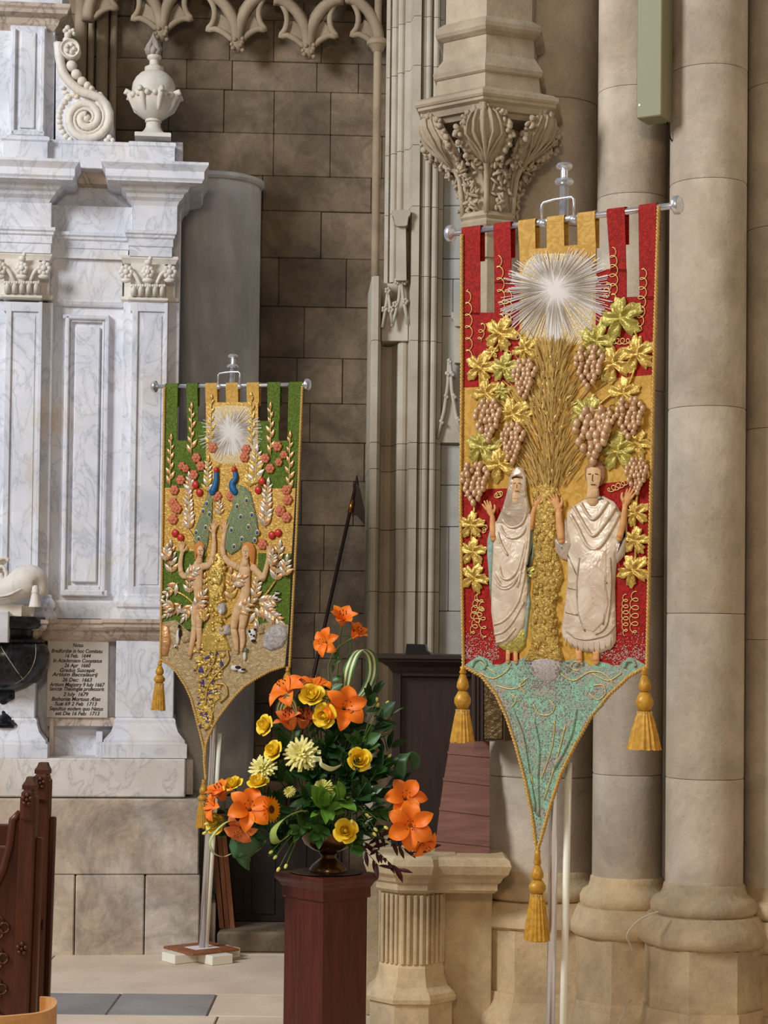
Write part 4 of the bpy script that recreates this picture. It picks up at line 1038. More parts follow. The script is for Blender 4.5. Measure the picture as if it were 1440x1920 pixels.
F_rock = foil('grey_stone_cloth', rgb(186, 176, 168), rgb(152, 142, 136), .5, .1, 40, .9, .012)
F_purple = plain('violet_satin', rgb(76, 62, 112), .4, .1)
F_black = plain('black_felt', rgb(36, 32, 32), .8)
F_back = plain('banner_lining', rgb(120, 90, 48), .8)
CN = .016                                          # how far the cloth's face stands before the crossbar's axis
class Ban:
    def __init__(s, fr, root, k): s.fr, s.root, s.k = fr, root, k      # k: metres on the cloth per pixel of height
    def sheet(s, name, px, mat, n=CN, th=.005, par=None):
        return MB().prism(s.fr.pts(px, n), -n, -n + th).build(name, mat, par or s.root)
    def pad(s, name, px, mat, n=CN, h=.006, par=None, ins=None, sm=True):
        return MB().pad(s.fr.pts(px, n), -n + .0005, h, ins).build(name, mat, par or s.root, sm, sharp=60)
    def line(s, name, px, mat, n=CN + .004, r=.0015, par=None, k=4, seg=5):
        return MB().tube(smoothpath([s.fr(x, y, n) for x, y in px], k), r, seg).build(name, mat, par or s.root, True)
    def limb(s, mb_, px, rad, n, flat=.5):
        pts = [s.fr(x, y, n) for x, y in px]; q = MB().tube(smoothpath(pts, 3), [r for r in interp([a * s.k for a in rad], 3)], 10)
        q.v = [(x, -n + (y + n) * flat, z) for x, y, z in q.v]
        mb_.add(q.v, q.f)
        for p, r in ((pts[0], rad[0]), (pts[-1], rad[-1])): mb_.ball(p, (r * s.k, r * s.k * flat, r * s.k), 10, 6)
        return mb_
    def puff(s, name, px, mat, n=CN, h=.006, par=None):
        return MB().puff(s.fr.pts(px, n), -n + .0005, h).build(name, mat, par or s.root, True)
def interp(v, k):
    out = []
    for a, b in zip(v[:-1], v[1:]): out += [a + (b - a) * j / k for j in range(k)]
    return out + [v[-1]]
def oval(cx, cy, rx, ry, k=16, rot=0):
    return [(cx + rx * math.cos(2 * PI * i / k) * math.cos(rot) - ry * math.sin(2 * PI * i / k) * math.sin(rot), cy + rx * math.cos(2 * PI * i / k) * math.sin(rot) + ry * math.sin(2 * PI * i / k) * math.cos(rot)) for i in range(k)]
def rope(path, r, pitch=.022):
    P_ = [Vector(p) for p in path]; out = MB(); fine = []
    for a, b in zip(P_[:-1], P_[1:]):
        k = max(1, int((b - a).length / (pitch / 5))); fine += [a.lerp(b, j / k) for j in range(k)]
    fine.append(P_[-1]); L_ = 0; ph = []
    for i, p in enumerate(fine):
        if i: L_ += (p - fine[i - 1]).length
        ph.append(2 * PI * L_ / pitch)
    for o in (0, PI):
        pp = []
        for i, p in enumerate(fine):
            t = (fine[min(i + 1, len(fine) - 1)] - fine[max(i - 1, 0)]).normalized(); a = t.cross(Vector((0, 1, 0))).normalized(); b = a.cross(t)
            pp.append(p + (a * math.cos(ph[i] + o) + b * math.sin(ph[i] + o)) * r * .5)
        out.tube(pp, r * .62, 5)
    return out
def tassel(B, top, yk1, yk2, ysk, yend, rk1, rk2, rs, n=CN + .006):
    fr = B.fr; c = fr(top[0], top[1], n); z = lambda y: fr(top[0], y, n).z
    k = B.k
    t = MB().lathe([(rk1 * .35 * k, z(yk1)), (rk1 * .6 * k, z(yk1 - 3)), (rk1 * .4 * k, z(top[1] + 5)), (rk1 * .5 * k, z(top[1]))], c.x, c.y, 14).build('tassel', F_tass, B.root, True)
    h1, h2 = z(yk1) - z(yk2), z(yk2) - z(ysk)
    MB().lathe([(rk1 * .6 * k, z(yk2)), (rk1 * k, z(yk2) + h1 * .25), (rk1 * .92 * k, z(yk2) + h1 * .5), (rk1 * .45 * k, z(yk1))], c.x, c.y, 18).build('knob', F_tass, t, True)
    MB().lathe([(rk2 * .6 * k, z(ysk)), (rk2 * k, z(ysk) + h2 * .35), (rk2 * k, z(ysk) + h2 * .6), (rk2 * .55 * k, z(yk2))], c.x, c.y, 18).build('knob', F_tass, t, True)
    m = MB(); q = 36; z0, z1 = z(ysk), z(yend)
    rr = []
    for tt in (0, .12, .3, .6, 1):
        r = (rk2 * .72 + (rs - rk2 * .72) * tt ** .8) * k
        rr.append([(c.x + r * (1 + .09 * (i % 2) * (tt > 0)) * math.cos(2 * PI * i / q), c.y + r * .8 * (1 + .09 * (i % 2) * (tt > 0)) * math.sin(2 * PI * i / q), z0 + (z1 - z0) * tt + (R_.uniform(-.004, .004) if tt == 1 else 0)) for i in range(q)])
    m.rings(rr[::-1]).build('fringe', F_tass, t)
    m = MB(); r = rk2 * .86 * k
    for i in range(10):
        a = i * PI / 5; m.tube([(c.x + r * math.cos(a + s * PI / 10 * j), c.y + r * .8 * math.sin(a + s * PI / 10 * j), z0 + (z1 - z0) * .3 * j) for j in (0, 1) for s in (1,)], .0012, 4)
        m.tube([(c.x + r * math.cos(a + PI / 10), c.y + r * .8 * math.sin(a + PI / 10), z0), (c.x + r * 1.05 * math.cos(a), c.y + r * .85 * math.sin(a), z0 + (z1 - z0) * .3)], .0012, 4)
    m.build('netting', F_thread, t)
# shared little meshes
def leaf_mesh(name, mat, w=.36, h=.13):
    m = MB(); k = 7; top = [];
    for i in range(k + 1):
        t = i / k; top.append((t, w * .5 * math.sin(PI * t ** .8) ** .9 if 0 < t < 1 else 0))
    V, Fs = [], []
    for t, q in top: V += [(-q, 0, t), (-q * .55, -h * math.sin(PI * t) * .9, t), (0, -h * .45 * math.sin(PI * t), t), (q * .55, -h * math.sin(PI * t) * .9, t), (q, 0, t)]
    for i in range(k):
        for j in range(4): Fs.append((i * 5 + j, i * 5 + j + 1, i * 5 + j + 6, i * 5 + j + 5))
    return m.add(V, Fs).mesh(name, True, mat)
LF = {n: leaf_mesh('leaf', mt) for n, mt in (('copper', F_copper), ('pearl', F_pearl), ('gold', F_gold), ('lime', F_lime), ('dgold', D_gold2))}
def put(me, name, par, loc, ang, s, sx=1.0):
    o = bpy.data.objects.new(name, me); COL.objects.link(o); o.parent = par
    o.matrix_local = Matrix.Translation(loc) @ Matrix.Rotation(ang, 4, 'Y') @ Matrix.Diagonal((s * sx, s, s, 1)); return o
def vine_mesh(mat, seed):
    r = random.Random(seed); pts = []; K = 45
    for i in range(K):
        a = 2 * PI * i / K; lob = abs(math.cos(2.5 * (a - PI / 2)))
        q = .46 + .54 * lob ** .7 + (.10, -.08, .02)[i % 3] + r.uniform(-.05, .05)
        if abs(a - 1.5 * PI) < .16: q = .3
        pts.append((q * math.cos(a), q * math.sin(a)))
    V = [(x, 0, z) for x, z in pts]; n = K
    for f_, h in ((.8, .13), (.5, .17), (.22, .06)):
        V += [(x * f_, -h * (1 + .55 * math.cos(5 * (2 * PI * i / K - PI / 2) + PI)) , z * f_) for i, (x, z) in enumerate(pts)]
    V.append((0, -.05, 0)); Fs = []
    for k in range(3):
        for i in range(n): j = (i + 1) % n; Fs.append((k * n + i, k * n + j, (k + 1) * n + j, (k + 1) * n + i))
    for i in range(n): Fs.append((3 * n + i, 3 * n + (i + 1) % n, 4 * n))
    return MB().add(V, Fs).mesh('vine_leaf', True, mat)
VN = [vine_mesh(m_, i) for i, m_ in enumerate((F_gold, F_gold, F_lime, F_lime))]
def grape_mesh(seed):
    r = random.Random(seed); m = MB()
    for j, cnt in enumerate((3, 4, 5, 5, 4, 4, 3, 2, 1)):
        for i in range(cnt):
            m.ball(((i - (cnt - 1) / 2) * .19 + r.uniform(-.05, .05), -.05 - r.uniform(0, .12), .5 - j * .125), (.088, .09, .105), 8, 6)
    return m.mesh('grape_bunch', True, F_grape)
GR = [grape_mesh(i) for i in range(3)]
def sprig(B, p0, p1, cnt, size, kinds, n=CN + .006, bend=0.0, name='leaf_sprig', w=1.0, spread=38, tip=True):
    fr = B.fr; a, b = fr(*p0, n), fr(*p1, n); d = b - a; side = Vector((d.z, 0, -d.x)).normalized()
    pth = [a + d * t + side * bend * B.k * math.sin(PI * t) for t in [i / 8 for i in range(9)]]
    o = MB().tube(pth, .0022, 5).build(name, F_thread, B.root, True)
    for i in range(cnt):
        t = (i + .3) / cnt; p = a + d * t + side * bend * B.k * math.sin(PI * t)
        td = d + side * bend * B.k * PI * math.cos(PI * t); th = math.atan2(td.x, td.z)
        for sg in ((-1, 1) if spread > 30 else (1 if i % 2 else -1,)):
            put(LF[kinds[(i + (sg > 0)) % len(kinds)]], 'leaf', o, p, th + sg * math.radians(spread + R_.uniform(-8, 8)), size * 1.22 * B.k * (1.05 - .45 * t) * R_.uniform(.88, 1.1), w * 1.2)
    if tip: put(LF[kinds[0]], 'leaf', o, b, math.atan2(d.x, d.z), size * 1.15 * B.k * .8, w * 1.2)
    return o
def tendril(B, p0, p1, loops, r, mat=F_thread, n=CN + .003, th=.0016, name='tendril'):
    fr = B.fr; a, b = fr(*p0, n), fr(*p1, n); d = b - a; pts = []; loops *= 1.35; r *= 1.15; N = int(loops * 14)
    for i in range(N + 1):
        t = i / N; rr = r * B.k * (.35 + .65 * math.sin(PI * t) ** .5 if t < 1 else .3)
        an = 2 * PI * loops * t * (1 if loops > 0 else -1)
        pts.append(a + d * t + Vector((rr * math.cos(an), 0, rr * math.sin(an) * .8)))
    return MB().tube(pts, th, 4).build(name, mat, B.root, True)
def hand(B, mb_, px, py, ang, s, n, mirror=1):              # palm with four fingers and a thumb, pointing at ang (0 = up)
    fr = B.fr
    def q(a, b): 
        ca, sa = math.cos(ang), math.sin(ang); x, y = a * mirror, b
        return (px + s * (x * ca + y * sa), py - s * (-x * sa + y * ca))
    B.limb(mb_, [q(0, -.25), q(0, .15), q(.02, .5)], [s * .2, s * .30, s * .3], n, .45)
    for i, (x0, x1, l) in enumerate(((-.22, -.34, .95), (-.07, -.1, 1.12), (.09, .12, 1.08), (.24, .3, .9))):
        B.limb(mb_, [q(x0, .45), q((x0 + x1) / 2, .45 + (l - .45) * .55), q(x1, l)], [s * .10, s * .09, s * .07], n + .002, .6)
    B.limb(mb_, [q(.2, .0), q(.45, .25), q(.52, .5)], [s * .13, s * .11, s * .08], n + .003, .6)
# ---------------------------------------------------------------- the red banner
rb = thing('processional_banner', 'big red and gold embroidered banner with vines and two robed figures', 'banner', RB, 'embroidered banners')
B = Ban(RB, rb, 1.42 / 836)
f5 = lambda x, y: (820 + .30556 * x, 680 + .30556 * y)
f6 = lambda x, y: (820 + .30556 * x, 1000 + .30556 * y)
def tab(B, x0, x1, ytl, ytr, yb, mat, xb0=None, xb1=None):
    fr = B.fr; xb0 = x0 if xb0 is None else xb0; xb1 = x1 if xb1 is None else xb1
    a0, a1 = fr(x0, ytl, CN).x, fr(x1, ytr, CN).x
    q = fr.pts([(xb0, yb), (xb1, yb)], CN); t = .0145
    V = []
    for (u0, u1, pts) in ((a0, a1, [(-CN, None), (-CN, 0.0), (-CN * .85, t * .75), (-CN * .3, t), (.004, t), (.013, t * .6), (.016, 0), (.018, -.10)]),):
        for y, z in pts:
            V += [(q[0][0], y, q[0][1]), (q[1][0], y, q[1][1])] if z is None else [(u0, y, z), (u1, y, z)]
    k = len(V) // 2; V2 = []
    for i in range(k):
        for j in (0, 1):
            x, y, z = V[2 * i + j]
            V2.append((x, y + (.003 if i < 2 else (0.001 if i < 4 else -.0025)), z - (.0025 if 2 <= i <= 5 else 0)))
    Fs = []
    for i in range(k - 1):
        Fs.append((2 * i, 2 * i + 1, 2 * i + 3, 2 * i + 2)); Fs.append((2 * k + 2 * i, 2 * k + 2 * i + 2, 2 * k + 2 * i + 3, 2 * k + 2 * i + 1))
        for j in (0, 1): Fs.append((2 * i + j, 2 * i + 2 + j, 2 * k + 2 * i + 2 + j, 2 * k + 2 * i + j))
    return MB().add(V + V2, Fs).build('hanging_tab', mat, B.root)
tab(B, 865, 900, 432, 428, 590, D_red, 867, 900); tab(B, 925, 957, 424, 420, 532, D_red, 927, 959)
tab(B, 971, 1003, 417, 413, 470, D_gold, 974, 1004); tab(B, 1025, 1057, 409, 405, 466, D_gold, 1025, 1058); tab(B, 1082, 1115, 400, 396, 460, D_gold, 1083, 1117)
tab(B, 1137, 1171, 393, 388, 510, D_red, 1145, 1174); tab(B, 1197, 1230, 384, 380, 562, D_red, 1199, 1231)
B.sheet('red_panel', [(867, 586), (900, 586), (927, 586), (927, 528), (974, 526), (974, 722), (869, 727)], D_red)
B.sheet('red_panel', [(1117, 507), (1145, 504), (1174, 504), (1174, 557), (1199, 556), (1231, 554), (1222, 703), (1117, 712)], D_red)
B.sheet('gold_panel', [(869, 727), (974, 722), (974, 915), (866, 918)], D_gold)
B.sheet('gold_panel', [(1117, 712), (1222, 703), (1218, 897), (1117, 908)], D_gold)
B.sheet('red_panel', [(866, 918), (974, 915), (974, 1246), (869, 1246)], D_red)
B.sheet('red_panel', [(1117, 908), (1218, 897), (1213, 1246), (1117, 1248)], D_red)
B.sheet('centre_panel', [(974, 467), (1004, 466), (1025, 465), (1058, 461), (1083, 459), (1117, 457), (1117, 1250), (974, 1250)], D_gold, CN + .001, .006)
wtop = [(870, 1248), (884, 1238), (899, 1230), (915, 1236), (927, 1250), (940, 1246), (952, 1238), (966, 1240), (984, 1232), (1004, 1222), (1024, 1216), (1042, 1220), (1056, 1240), (1074, 1236), (1094, 1238), (1108, 1250), (1124, 1240), (1140, 1244), (1158, 1252), (1168, 1240), (1182, 1232), (1196, 1238), (1212, 1248)]
rc = [(1212, 1250), (1180, 1268), (1142, 1303), (1108, 1344), (1078, 1397), (1052, 1450), (1032, 1510), (1014, 1575)]
lc = [(1005, 1585), (998, 1530), (985, 1465), (968, 1400), (950, 1345), (930, 1302), (903, 1268), (870, 1250)]
B.sheet('wave_panel', wtop + rc[1:] + lc[:-1], F_wave, CN + .003, .007)
# cords and tassels
nc = CN + .004
for pts in ([(866, 440), (866, 700), (864, 950), (869, 1252)], [(1235, 386), (1228, 620), (1221, 900), (1213, 1254)], lc[::-1] + [(1006, 1640)], rc + [(1009, 1590), (1008, 1640)]):
    rope([RB(x, y, nc) for x, y in pts], .0065).build('edge_cord', F_rope, rb, True)
tassel(B, (868, 1250), 1264, 1296, 1330, 1392, 12, 16, 23)
tassel(B, (1209, 1252), 1266, 1298, 1334, 1404, 12, 16, 30)
tassel(B, (1008, 1596), 1622, 1650, 1676, 1762, 12, 16, 24)
# sunburst
F_cream = foil('cream_stitched_silk', rgb(214, 192, 146), rgb(192, 164, 108), .5, .15, 120, .6)
MB().puff(RB.pts([(976, 476 + (k % 2) * 3) if 0 else (1045 + 70 * math.copysign(abs(math.cos(k * PI / 20)) ** .5, math.cos(k * PI / 20)), 556 + (84 if math.sin(k * PI / 20) < 0 else 96) * math.copysign(abs(math.sin(k * PI / 20)) ** .6, math.sin(k * PI / 20))) for k in range(40)], CN), -CN - .0008, .002).build('stitched_glow', F_cream, rb, True)
sb = MB(); c = RB(1040, 541, CN + .003)
for i in range(420):
    a = R_.uniform(0, 2 * PI); R0 = (66 + 30 * abs(math.cos(a)) + 30 * max(0, -math.sin(a))) * R_.uniform(.72, 1.05) * B.k
    d = Vector((math.cos(a) * 1.18, 0, math.sin(a))); s = Vector((-d.z, 0, d.x)) * .0008; o_ = Vector((0, -R_.uniform(0, .002), 0))
    p0, p1 = c + d * R_.uniform(.004, .03) + o_, c + d * R0 + o_
    sb.add([p0 - s * .6, p0 + s * .6, p1 + s, p1 - s, (p0 + p1) / 2 + Vector((0, -.0022, 0))], [(0, 1, 4), (1, 2, 4), (2, 3, 4), (3, 0, 4)])
tag(sb.build('sunburst', F_white, rb), kind='stuff')
MB().puff([(c.x + (.055 + .03 * ((i * 7) % 5) / 5) * math.cos(2 * PI * i / 40), c.z + (.065 + .04 * ((i * 7) % 5) / 5) * math.sin(2 * PI * i / 40)) for i in range(40)], -CN - .001, .004).build('sunburst_heart', F_white, rb, True)
MB().puff(RB.pts([(1018, 560), (1062, 560), (1060, 600), (1050, 655), (1040, 690), (1030, 655), (1020, 600)], CN), -CN - .001, .003).build('sunburst_heart', F_white, rb, True)
# wheat sheaf
for nm, mat, cnt in (('wheat_sheaf', F_straw, 620), ('wheat_sheaf', F_thread, 420)):
    m = MB()
    for i in range(cnt):
        y = R_.uniform(650, 915); t = (y - 650) / 265
        hw = 16 + 44 * math.sin(PI * min(1, t * .72 + .06)) if t < .9 else 40
        x = 1034 - 6 * t + R_.gauss(0, .5) * hw; lean = (x - (1034 - 6 * t)) / 60 + R_.uniform(-.25, .25)
        l = R_.uniform(14, 30) * (1.3 if abs(lean) > .6 else 1)
        n = CN + R_.uniform(.004, .016) * (1 - .5 * abs(lean))
        p, q = RB(x, y, n), RB(x + lean * l, y - l, n + .002)
        m.tube([p, (p + q) / 2, q], [.0016, .0022, .0006], 4)
    tag(m.build(nm, mat, rb), kind='stuff')
for i in range(34):                                       # plump ears of wheat
    t = R_.random(); y = 668 + 235 * t; x = 1032 - 4 * t + R_.gauss(0, .38) * (14 + 44 * math.sin(PI * min(1, t * .8)))
    put(LF['gold' if i % 3 else 'copper'], 'wheat_ear', rb, RB(x, y, CN + .012), math.radians(R_.uniform(-35, 35) + (x - 1032)), .03, .55)
B.pad('tree_trunk', [(996, 925), (1012, 905), (1032, 900), (1046, 912), (1052, 930), (1050, 970), (1044, 1010), (1046, 1040), (1054, 1060), (1058, 1085), (1046, 1110), (1042, 1140), (1046, 1180), (1052, 1215), (1060, 1240), (985, 1240), (996, 1210), (994, 1170), (997, 1120), (1003, 1060), (999, 1010), (1003, 965)], F_deep, CN + .002, .012)
m = MB()
for i in range(70):
    x, y = R_.uniform(1000, 1046), R_.uniform(925, 1215); m.ball(RB(x, y, CN + .013), (R_.uniform(.004, .009), .005, R_.uniform(.004, .012)), 7, 5)
tag(m.build('bark_relief', F_deep, rb, True), kind='stuff')
# vine leaves, grapes, stems
vl = [(940, 626, 34, 0), (902, 690, 32, 0), (947, 690, 30, 2), (986, 655, 26, 1), (912, 738, 30, 0), (962, 778, 34, 0), (905, 838, 36, 2), (938, 870, 34, 0), (1165, 597, 40, 2), (1118, 640, 34, 3), (1152, 682, 36, 0), (1196, 664, 34, 0), (1100, 668, 22, 2), (1170, 738, 30, 1), (1102, 778, 38, 2), (1160, 846, 38, 2), (1196, 832, 26, 0),
      (885, 985, 26, 0), (887, 1035, 27, 1), (890, 1084, 28, 0), (1192, 962, 25, 1), (1192, 1014, 25, 0), (1188, 1070, 30, 1), (990, 1075, 15, 2), (922, 660, 14, 1), (1130, 700, 16, 3), (940, 735, 18, 3), (985, 780, 16, 1)]
for x, y, s, t in vl:
    put(VN[t], 'vine_leaf', rb, RB(x, y, CN + .003 + .004 * R_.random()), math.radians(R_.uniform(-28, 28)), s * B.k, 1.12)
gr = [(986, 712, 32, 66), (1108, 690, 34, 70), (919, 790, 34, 72), (964, 832, 32, 68), (894, 908, 34, 72), (1116, 818, 44, 92), (1136, 800, 26, 60), (1184, 785, 32, 66), (1197, 893, 26, 58)]
for i, (x, y, w, h) in enumerate(gr):
    o = put(GR[i % 3], 'grape_bunch', rb, RB(x, y, CN + .004), 0, h * B.k, w / h * 1.9)
for pts in ([(985, 640), (965, 620), (950, 625), (920, 670), (900, 700), (905, 745), (915, 770)], [(1080, 660), (1105, 635), (1140, 610), (1172, 600), (1190, 620), (1196, 660), (1180, 720), (1150, 760)], [(950, 740), (968, 770), (960, 800), (930, 850), (905, 875)], [(1110, 770), (1140, 745), (1170, 725)], [(890, 950), (884, 1000), (890, 1060), (888, 1100)], [(1195, 925), (1190, 990), (1192, 1040), (1186, 1085)], [(1130, 830), (1160, 850), (1195, 845), (1200, 880)]):
    B.line('vine_stem', pts, F_gold, CN + .005, .0042)
for p0, p1, lp, r in (((880, 690), (878, 540), 5, 7), ((942, 600), (936, 480), 4, 7), ((955, 600), (952, 540), 2, 8), ((900, 640), (906, 605), 2, 6), ((1152, 560), (1150, 465), 4, 7), ((1200, 620), (1208, 500), 5, 7), ((1145, 640), (1185, 640), 3, 6), ((1135, 560), (1142, 530), 2, 6), ((945, 665), (965, 660), 2, 5), ((875, 935), (872, 905), 2, 4), ((930, 930), (940, 925), 2, 6), ((1140, 920), (1175, 905), 3, 6), ((905, 1130), (884, 1190), 4, 7), ((898, 1110), (908, 1200), 4, 7), ((895, 1115), (885, 1160), 3, 5), ((1172, 1115), (1172, 1190), 5, 6), ((1190, 1110), (1188, 1190), 4, 8), ((905, 1000), (912, 985), 2, 4)):
    tendril(B, p0, p1, lp, r)
for x0, x1 in ((872, 935), (1125, 1210)):                 # beaded spray over the foot of the red cloth
    m = MB()
    for i in range(420):
        x = R_.uniform(x0, x1); y = 1245 - abs(R_.gauss(0, 26)) - (8 if abs(x - (x0 + x1) / 2) > 20 else 0); m.ball(RB(x, y, CN + .001), .0011 + .0008 * R_.random(), 4, 3)
    tag(m.build('bead_spray', F_white, rb), kind='stuff')
m = MB()
for i in range(3800):
    y = R_.uniform(1210, 1575); t = (y - 1250) / 330
    x = R_.gauss(1022, 26) if y < 1290 else R_.uniform(880, 1200)
    wp = wtop + rc[1:] + lc[:-1]; c_ = False; j_ = len(wp) - 1
    for i_ in range(len(wp)):
        (xa, ya), (xb, yb) = wp[i_], wp[j_]
        if (ya > y) != (yb > y) and x < (xb - xa) * (y - ya) / (yb - ya) + xa: c_ = not c_
        j_ = i_
    if not c_: continue
    m.ball(RB(x, y, CN + .004 + (.008 if y < 1262 else 0) * R_.random()), .0016 + .0016 * R_.random(), 4, 3)
tag(m.build('foam_beads', F_foam, rb), kind='stuff')
B.puff('foam_crest', [(992, 1250), (998, 1232), (1006, 1222), (1018, 1214), (1030, 1216), (1042, 1226), (1050, 1240), (1052, 1258), (1040, 1272), (1020, 1278), (1002, 1268)], F_foam, CN + .004, .010)
for pts in ([(900, 1262), (925, 1272), (950, 1258), (958, 1244)], [(900, 1240), (912, 1250), (930, 1262)], [(1050, 1262), (1075, 1276), (1105, 1260), (1130, 1262), (1150, 1280)], [(1085, 1258), (1070, 1252), (1078, 1240), (1092, 1246)], [(1000, 1320), (1010, 1338), (1030, 1340), (1040, 1325), (1030, 1312)], [(955, 1300), (968, 1310), (960, 1325)], [(1105, 1300), (1120, 1312), (1135, 1300), (1130, 1284), (1112, 1286)], [(975, 1360), (985, 1420), (1000, 1470)], [(1040, 1350), (1035, 1400), (1015, 1460)], [(1060, 1360), (1045, 1420), (1020, 1500)], [(1110, 1262), (1140, 1276), (1165, 1262)], [(990, 1270), (975, 1285), (985, 1300)], [(930, 1285), (960, 1292), (985, 1282)]):
    B.line('wave_thread', pts, F_thread, CN + .005, .0017)
for pts in ([(885, 1250), (892, 1238), (904, 1236), (912, 1246), (906, 1254)], [(1170, 1252), (1176, 1240), (1188, 1240), (1192, 1250)], [(1080, 1250), (1086, 1242), (1094, 1246)], [(960, 1330), (980, 1380), (990, 1440), (1004, 1520)], [(1000, 1350), (1010, 1400), (1008, 1460), (1010, 1530)], [(1080, 1330), (1070, 1380), (1040, 1440)], [(1130, 1320), (1100, 1350), (1080, 1390)]):
    B.line('wave_relief', pts, F_wave, CN + .004, .006)
# woman in a veil
NF_ = CN + .003
wm = B.pad('embroidered_figure', [f5(*p) for p in ((350, 985), (385, 945), (440, 900), (520, 895), (575, 915), (590, 960), (575, 1060), (570, 1150))] + [f6(*p) for p in ((555, 190), (565, 330), (552, 470), (548, 560), (500, 640), (430, 690), (365, 690), (345, 590), (330, 480), (332, 330), (340, 150))], F_satin, NF_, .012)
wm['label'] = 'ivory robed woman in a veil with raised hands'
B.pad('mantle', [f5(*p) for p in ((305, 1090), (330, 1000), (350, 1000), (345, 1180), (340, 1400))] + [f6(*p) for p in ((330, 420), (318, 300), (305, 130))], F_teal, NF_, .006, wm)
B.pad('mantle', [f5(*p) for p in ((570, 1000), (590, 1040), (602, 1100), (590, 1200), (560, 1260))] + [f6(*p) for p in ((560, 330), (572, 420), (556, 560), (548, 640), (525, 690), (515, 640), (545, 420), (552, 200))], F_teal, NF_, .005, wm)
B.pad('under_skirt', [f6(*p) for p in ((372, 690), (440, 650), (520, 560), (548, 600), (545, 690), (500, 735), (450, 738), (400, 712))], F_lime, NF_ - .001, .008, wm)
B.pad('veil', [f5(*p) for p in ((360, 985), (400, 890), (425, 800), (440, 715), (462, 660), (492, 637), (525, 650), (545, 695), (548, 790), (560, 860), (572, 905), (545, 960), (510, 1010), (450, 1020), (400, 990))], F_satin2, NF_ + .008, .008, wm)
B.puff('face', [f5(*p) for p in oval(488, 752, 31, 62, 18)], F_flesh, NF_ + .015, .006, wm)
B.pad('head_band', [f5(*p) for p in ((455, 700), (488, 684), (520, 698), (520, 712), (488, 700), (457, 716))], F_hair, NF_ + .017, .004, wm)
for p in (((467, 742), (482, 738)), ((496, 738), (511, 742)), ((478, 788), (500, 788)), ((490, 745), (488, 770))):
    B.line('feature', [f5(*q) for q in p], F_dark, NF_ + .0205, .0012, wm, 2)
m = MB(); B.limb(m, [f5(484, 800), f5(482, 838)], [8, 9], NF_ + .012, .4); m.build('neck', F_flesh, wm, True)
m = MB(); B.limb(m, [f5(345, 1075), f5(340, 1000), f5(338, 945)], [7.5, 6.5, 5], NF_ + .008, .7); hand(B, m, *f5(330, 925), math.radians(-24), 23, NF_ + .008, 1); m.build('arm', F_flesh2, wm, True); m = MB()
B.limb(m, [f5(574, 1010), f5(584, 950), f5(596, 895)], [7, 6, 4.5], NF_ + .008, .7); hand(B, m, *f5(602, 880), math.radians(28), 20, NF_ + .008, -1); m.build('arm', F_flesh2, wm, True)
for pts in ([(400, 960), (430, 1000), (470, 1010), (520, 985), (545, 930)], [(385, 1000), (420, 1060), (470, 1075), (520, 1050), (556, 980)], [(370, 1040), (395, 1120), (430, 1180)], [(380, 1250), (400, 1320), (450, 1320), (500, 1250), (540, 1080)], [(350, 1300), (400, 1370), (460, 1350), (515, 1280)], [(560, 960), (548, 1100), (520, 1240), (480, 1340)], [(572, 940), (562, 1100), (545, 1240)]):
    B.line('fold', [f5(*p) for p in pts], F_satin, NF_ + .013, .0045, wm)
for pts in ([(345, 560), (400, 540), (460, 480), (510, 380), (540, 200)], [(350, 620), (410, 600), (470, 530), (530, 420)], [(360, 670), (420, 650), (480, 580)], [(350, 300), (400, 340), (460, 320), (510, 230)], [(525, 60), (510, 250), (490, 330)], [(545, 60), (535, 250), (500, 420)]):
    B.line('fold', [f6(*p) for p in pts], F_satin, NF_ + .012, .0042, wm)
# man in a broad tunic
mn = B.pad('embroidered_figure', [f5(*p) for p in ((800, 915), (850, 870), (905, 838), (960, 850), (1015, 818), (1085, 855), (1130, 920), (1150, 980), (1140, 1080), (1105, 1180), (1100, 1240))] + [f6(*p) for p in ((1090, 330), (1096, 560), (1096, 660), (1070, 705), (1000, 735), (900, 728), (830, 700), (770, 640), (762, 590), (785, 420), (800, 260), (805, 150))] + [f5(*p) for p in ((800, 1210), (815, 1120), (790, 1020))], F_satin, NF_, .012)
mn['label'] = 'man in a broad ivory tunic with raised hands'
for pts in ([(785, 955), (810, 1000), (832, 1090), (828, 1170), (800, 1215), (760, 1205), (725, 1160), (720, 1100), (730, 1070), (765, 1120), (780, 1080)], [(1095, 1075), (1120, 1105), (1145, 1060), (1150, 985), (1165, 985), (1166, 1100), (1150, 1180), (1105, 1235), (1092, 1180)]):
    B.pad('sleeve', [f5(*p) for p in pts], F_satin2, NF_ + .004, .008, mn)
for pts in ([(730, 1075), (742, 1130), (775, 1165), (785, 1120)], [(1098, 1080), (1112, 1120), (1140, 1075)]): B.pad('cuff_lining', [f5(*p) for p in pts], F_teal, NF_ + .006, .006, mn)
B.pad('tunic_front', [f6(*p) for p in ((880, 130), (960, 90), (1040, 110), (1040, 300), (1055, 430), (1030, 540), (960, 610), (900, 590), (862, 480), (860, 300))], F_satin, NF_ + .010, .006, mn)
for pts in ([(835, 880), (880, 960), (930, 1040), (960, 1060), (1000, 1020), (1060, 940), (1095, 880)], [(815, 930), (860, 1010), (910, 1110), (965, 1145), (1020, 1100), (1080, 1000), (1115, 930)], [(880, 860), (920, 930), (955, 960), (1000, 920), (1045, 850)]):
    B.line('fold', [f5(*p) for p in pts], F_satin, NF_ + .013, .0058, mn)
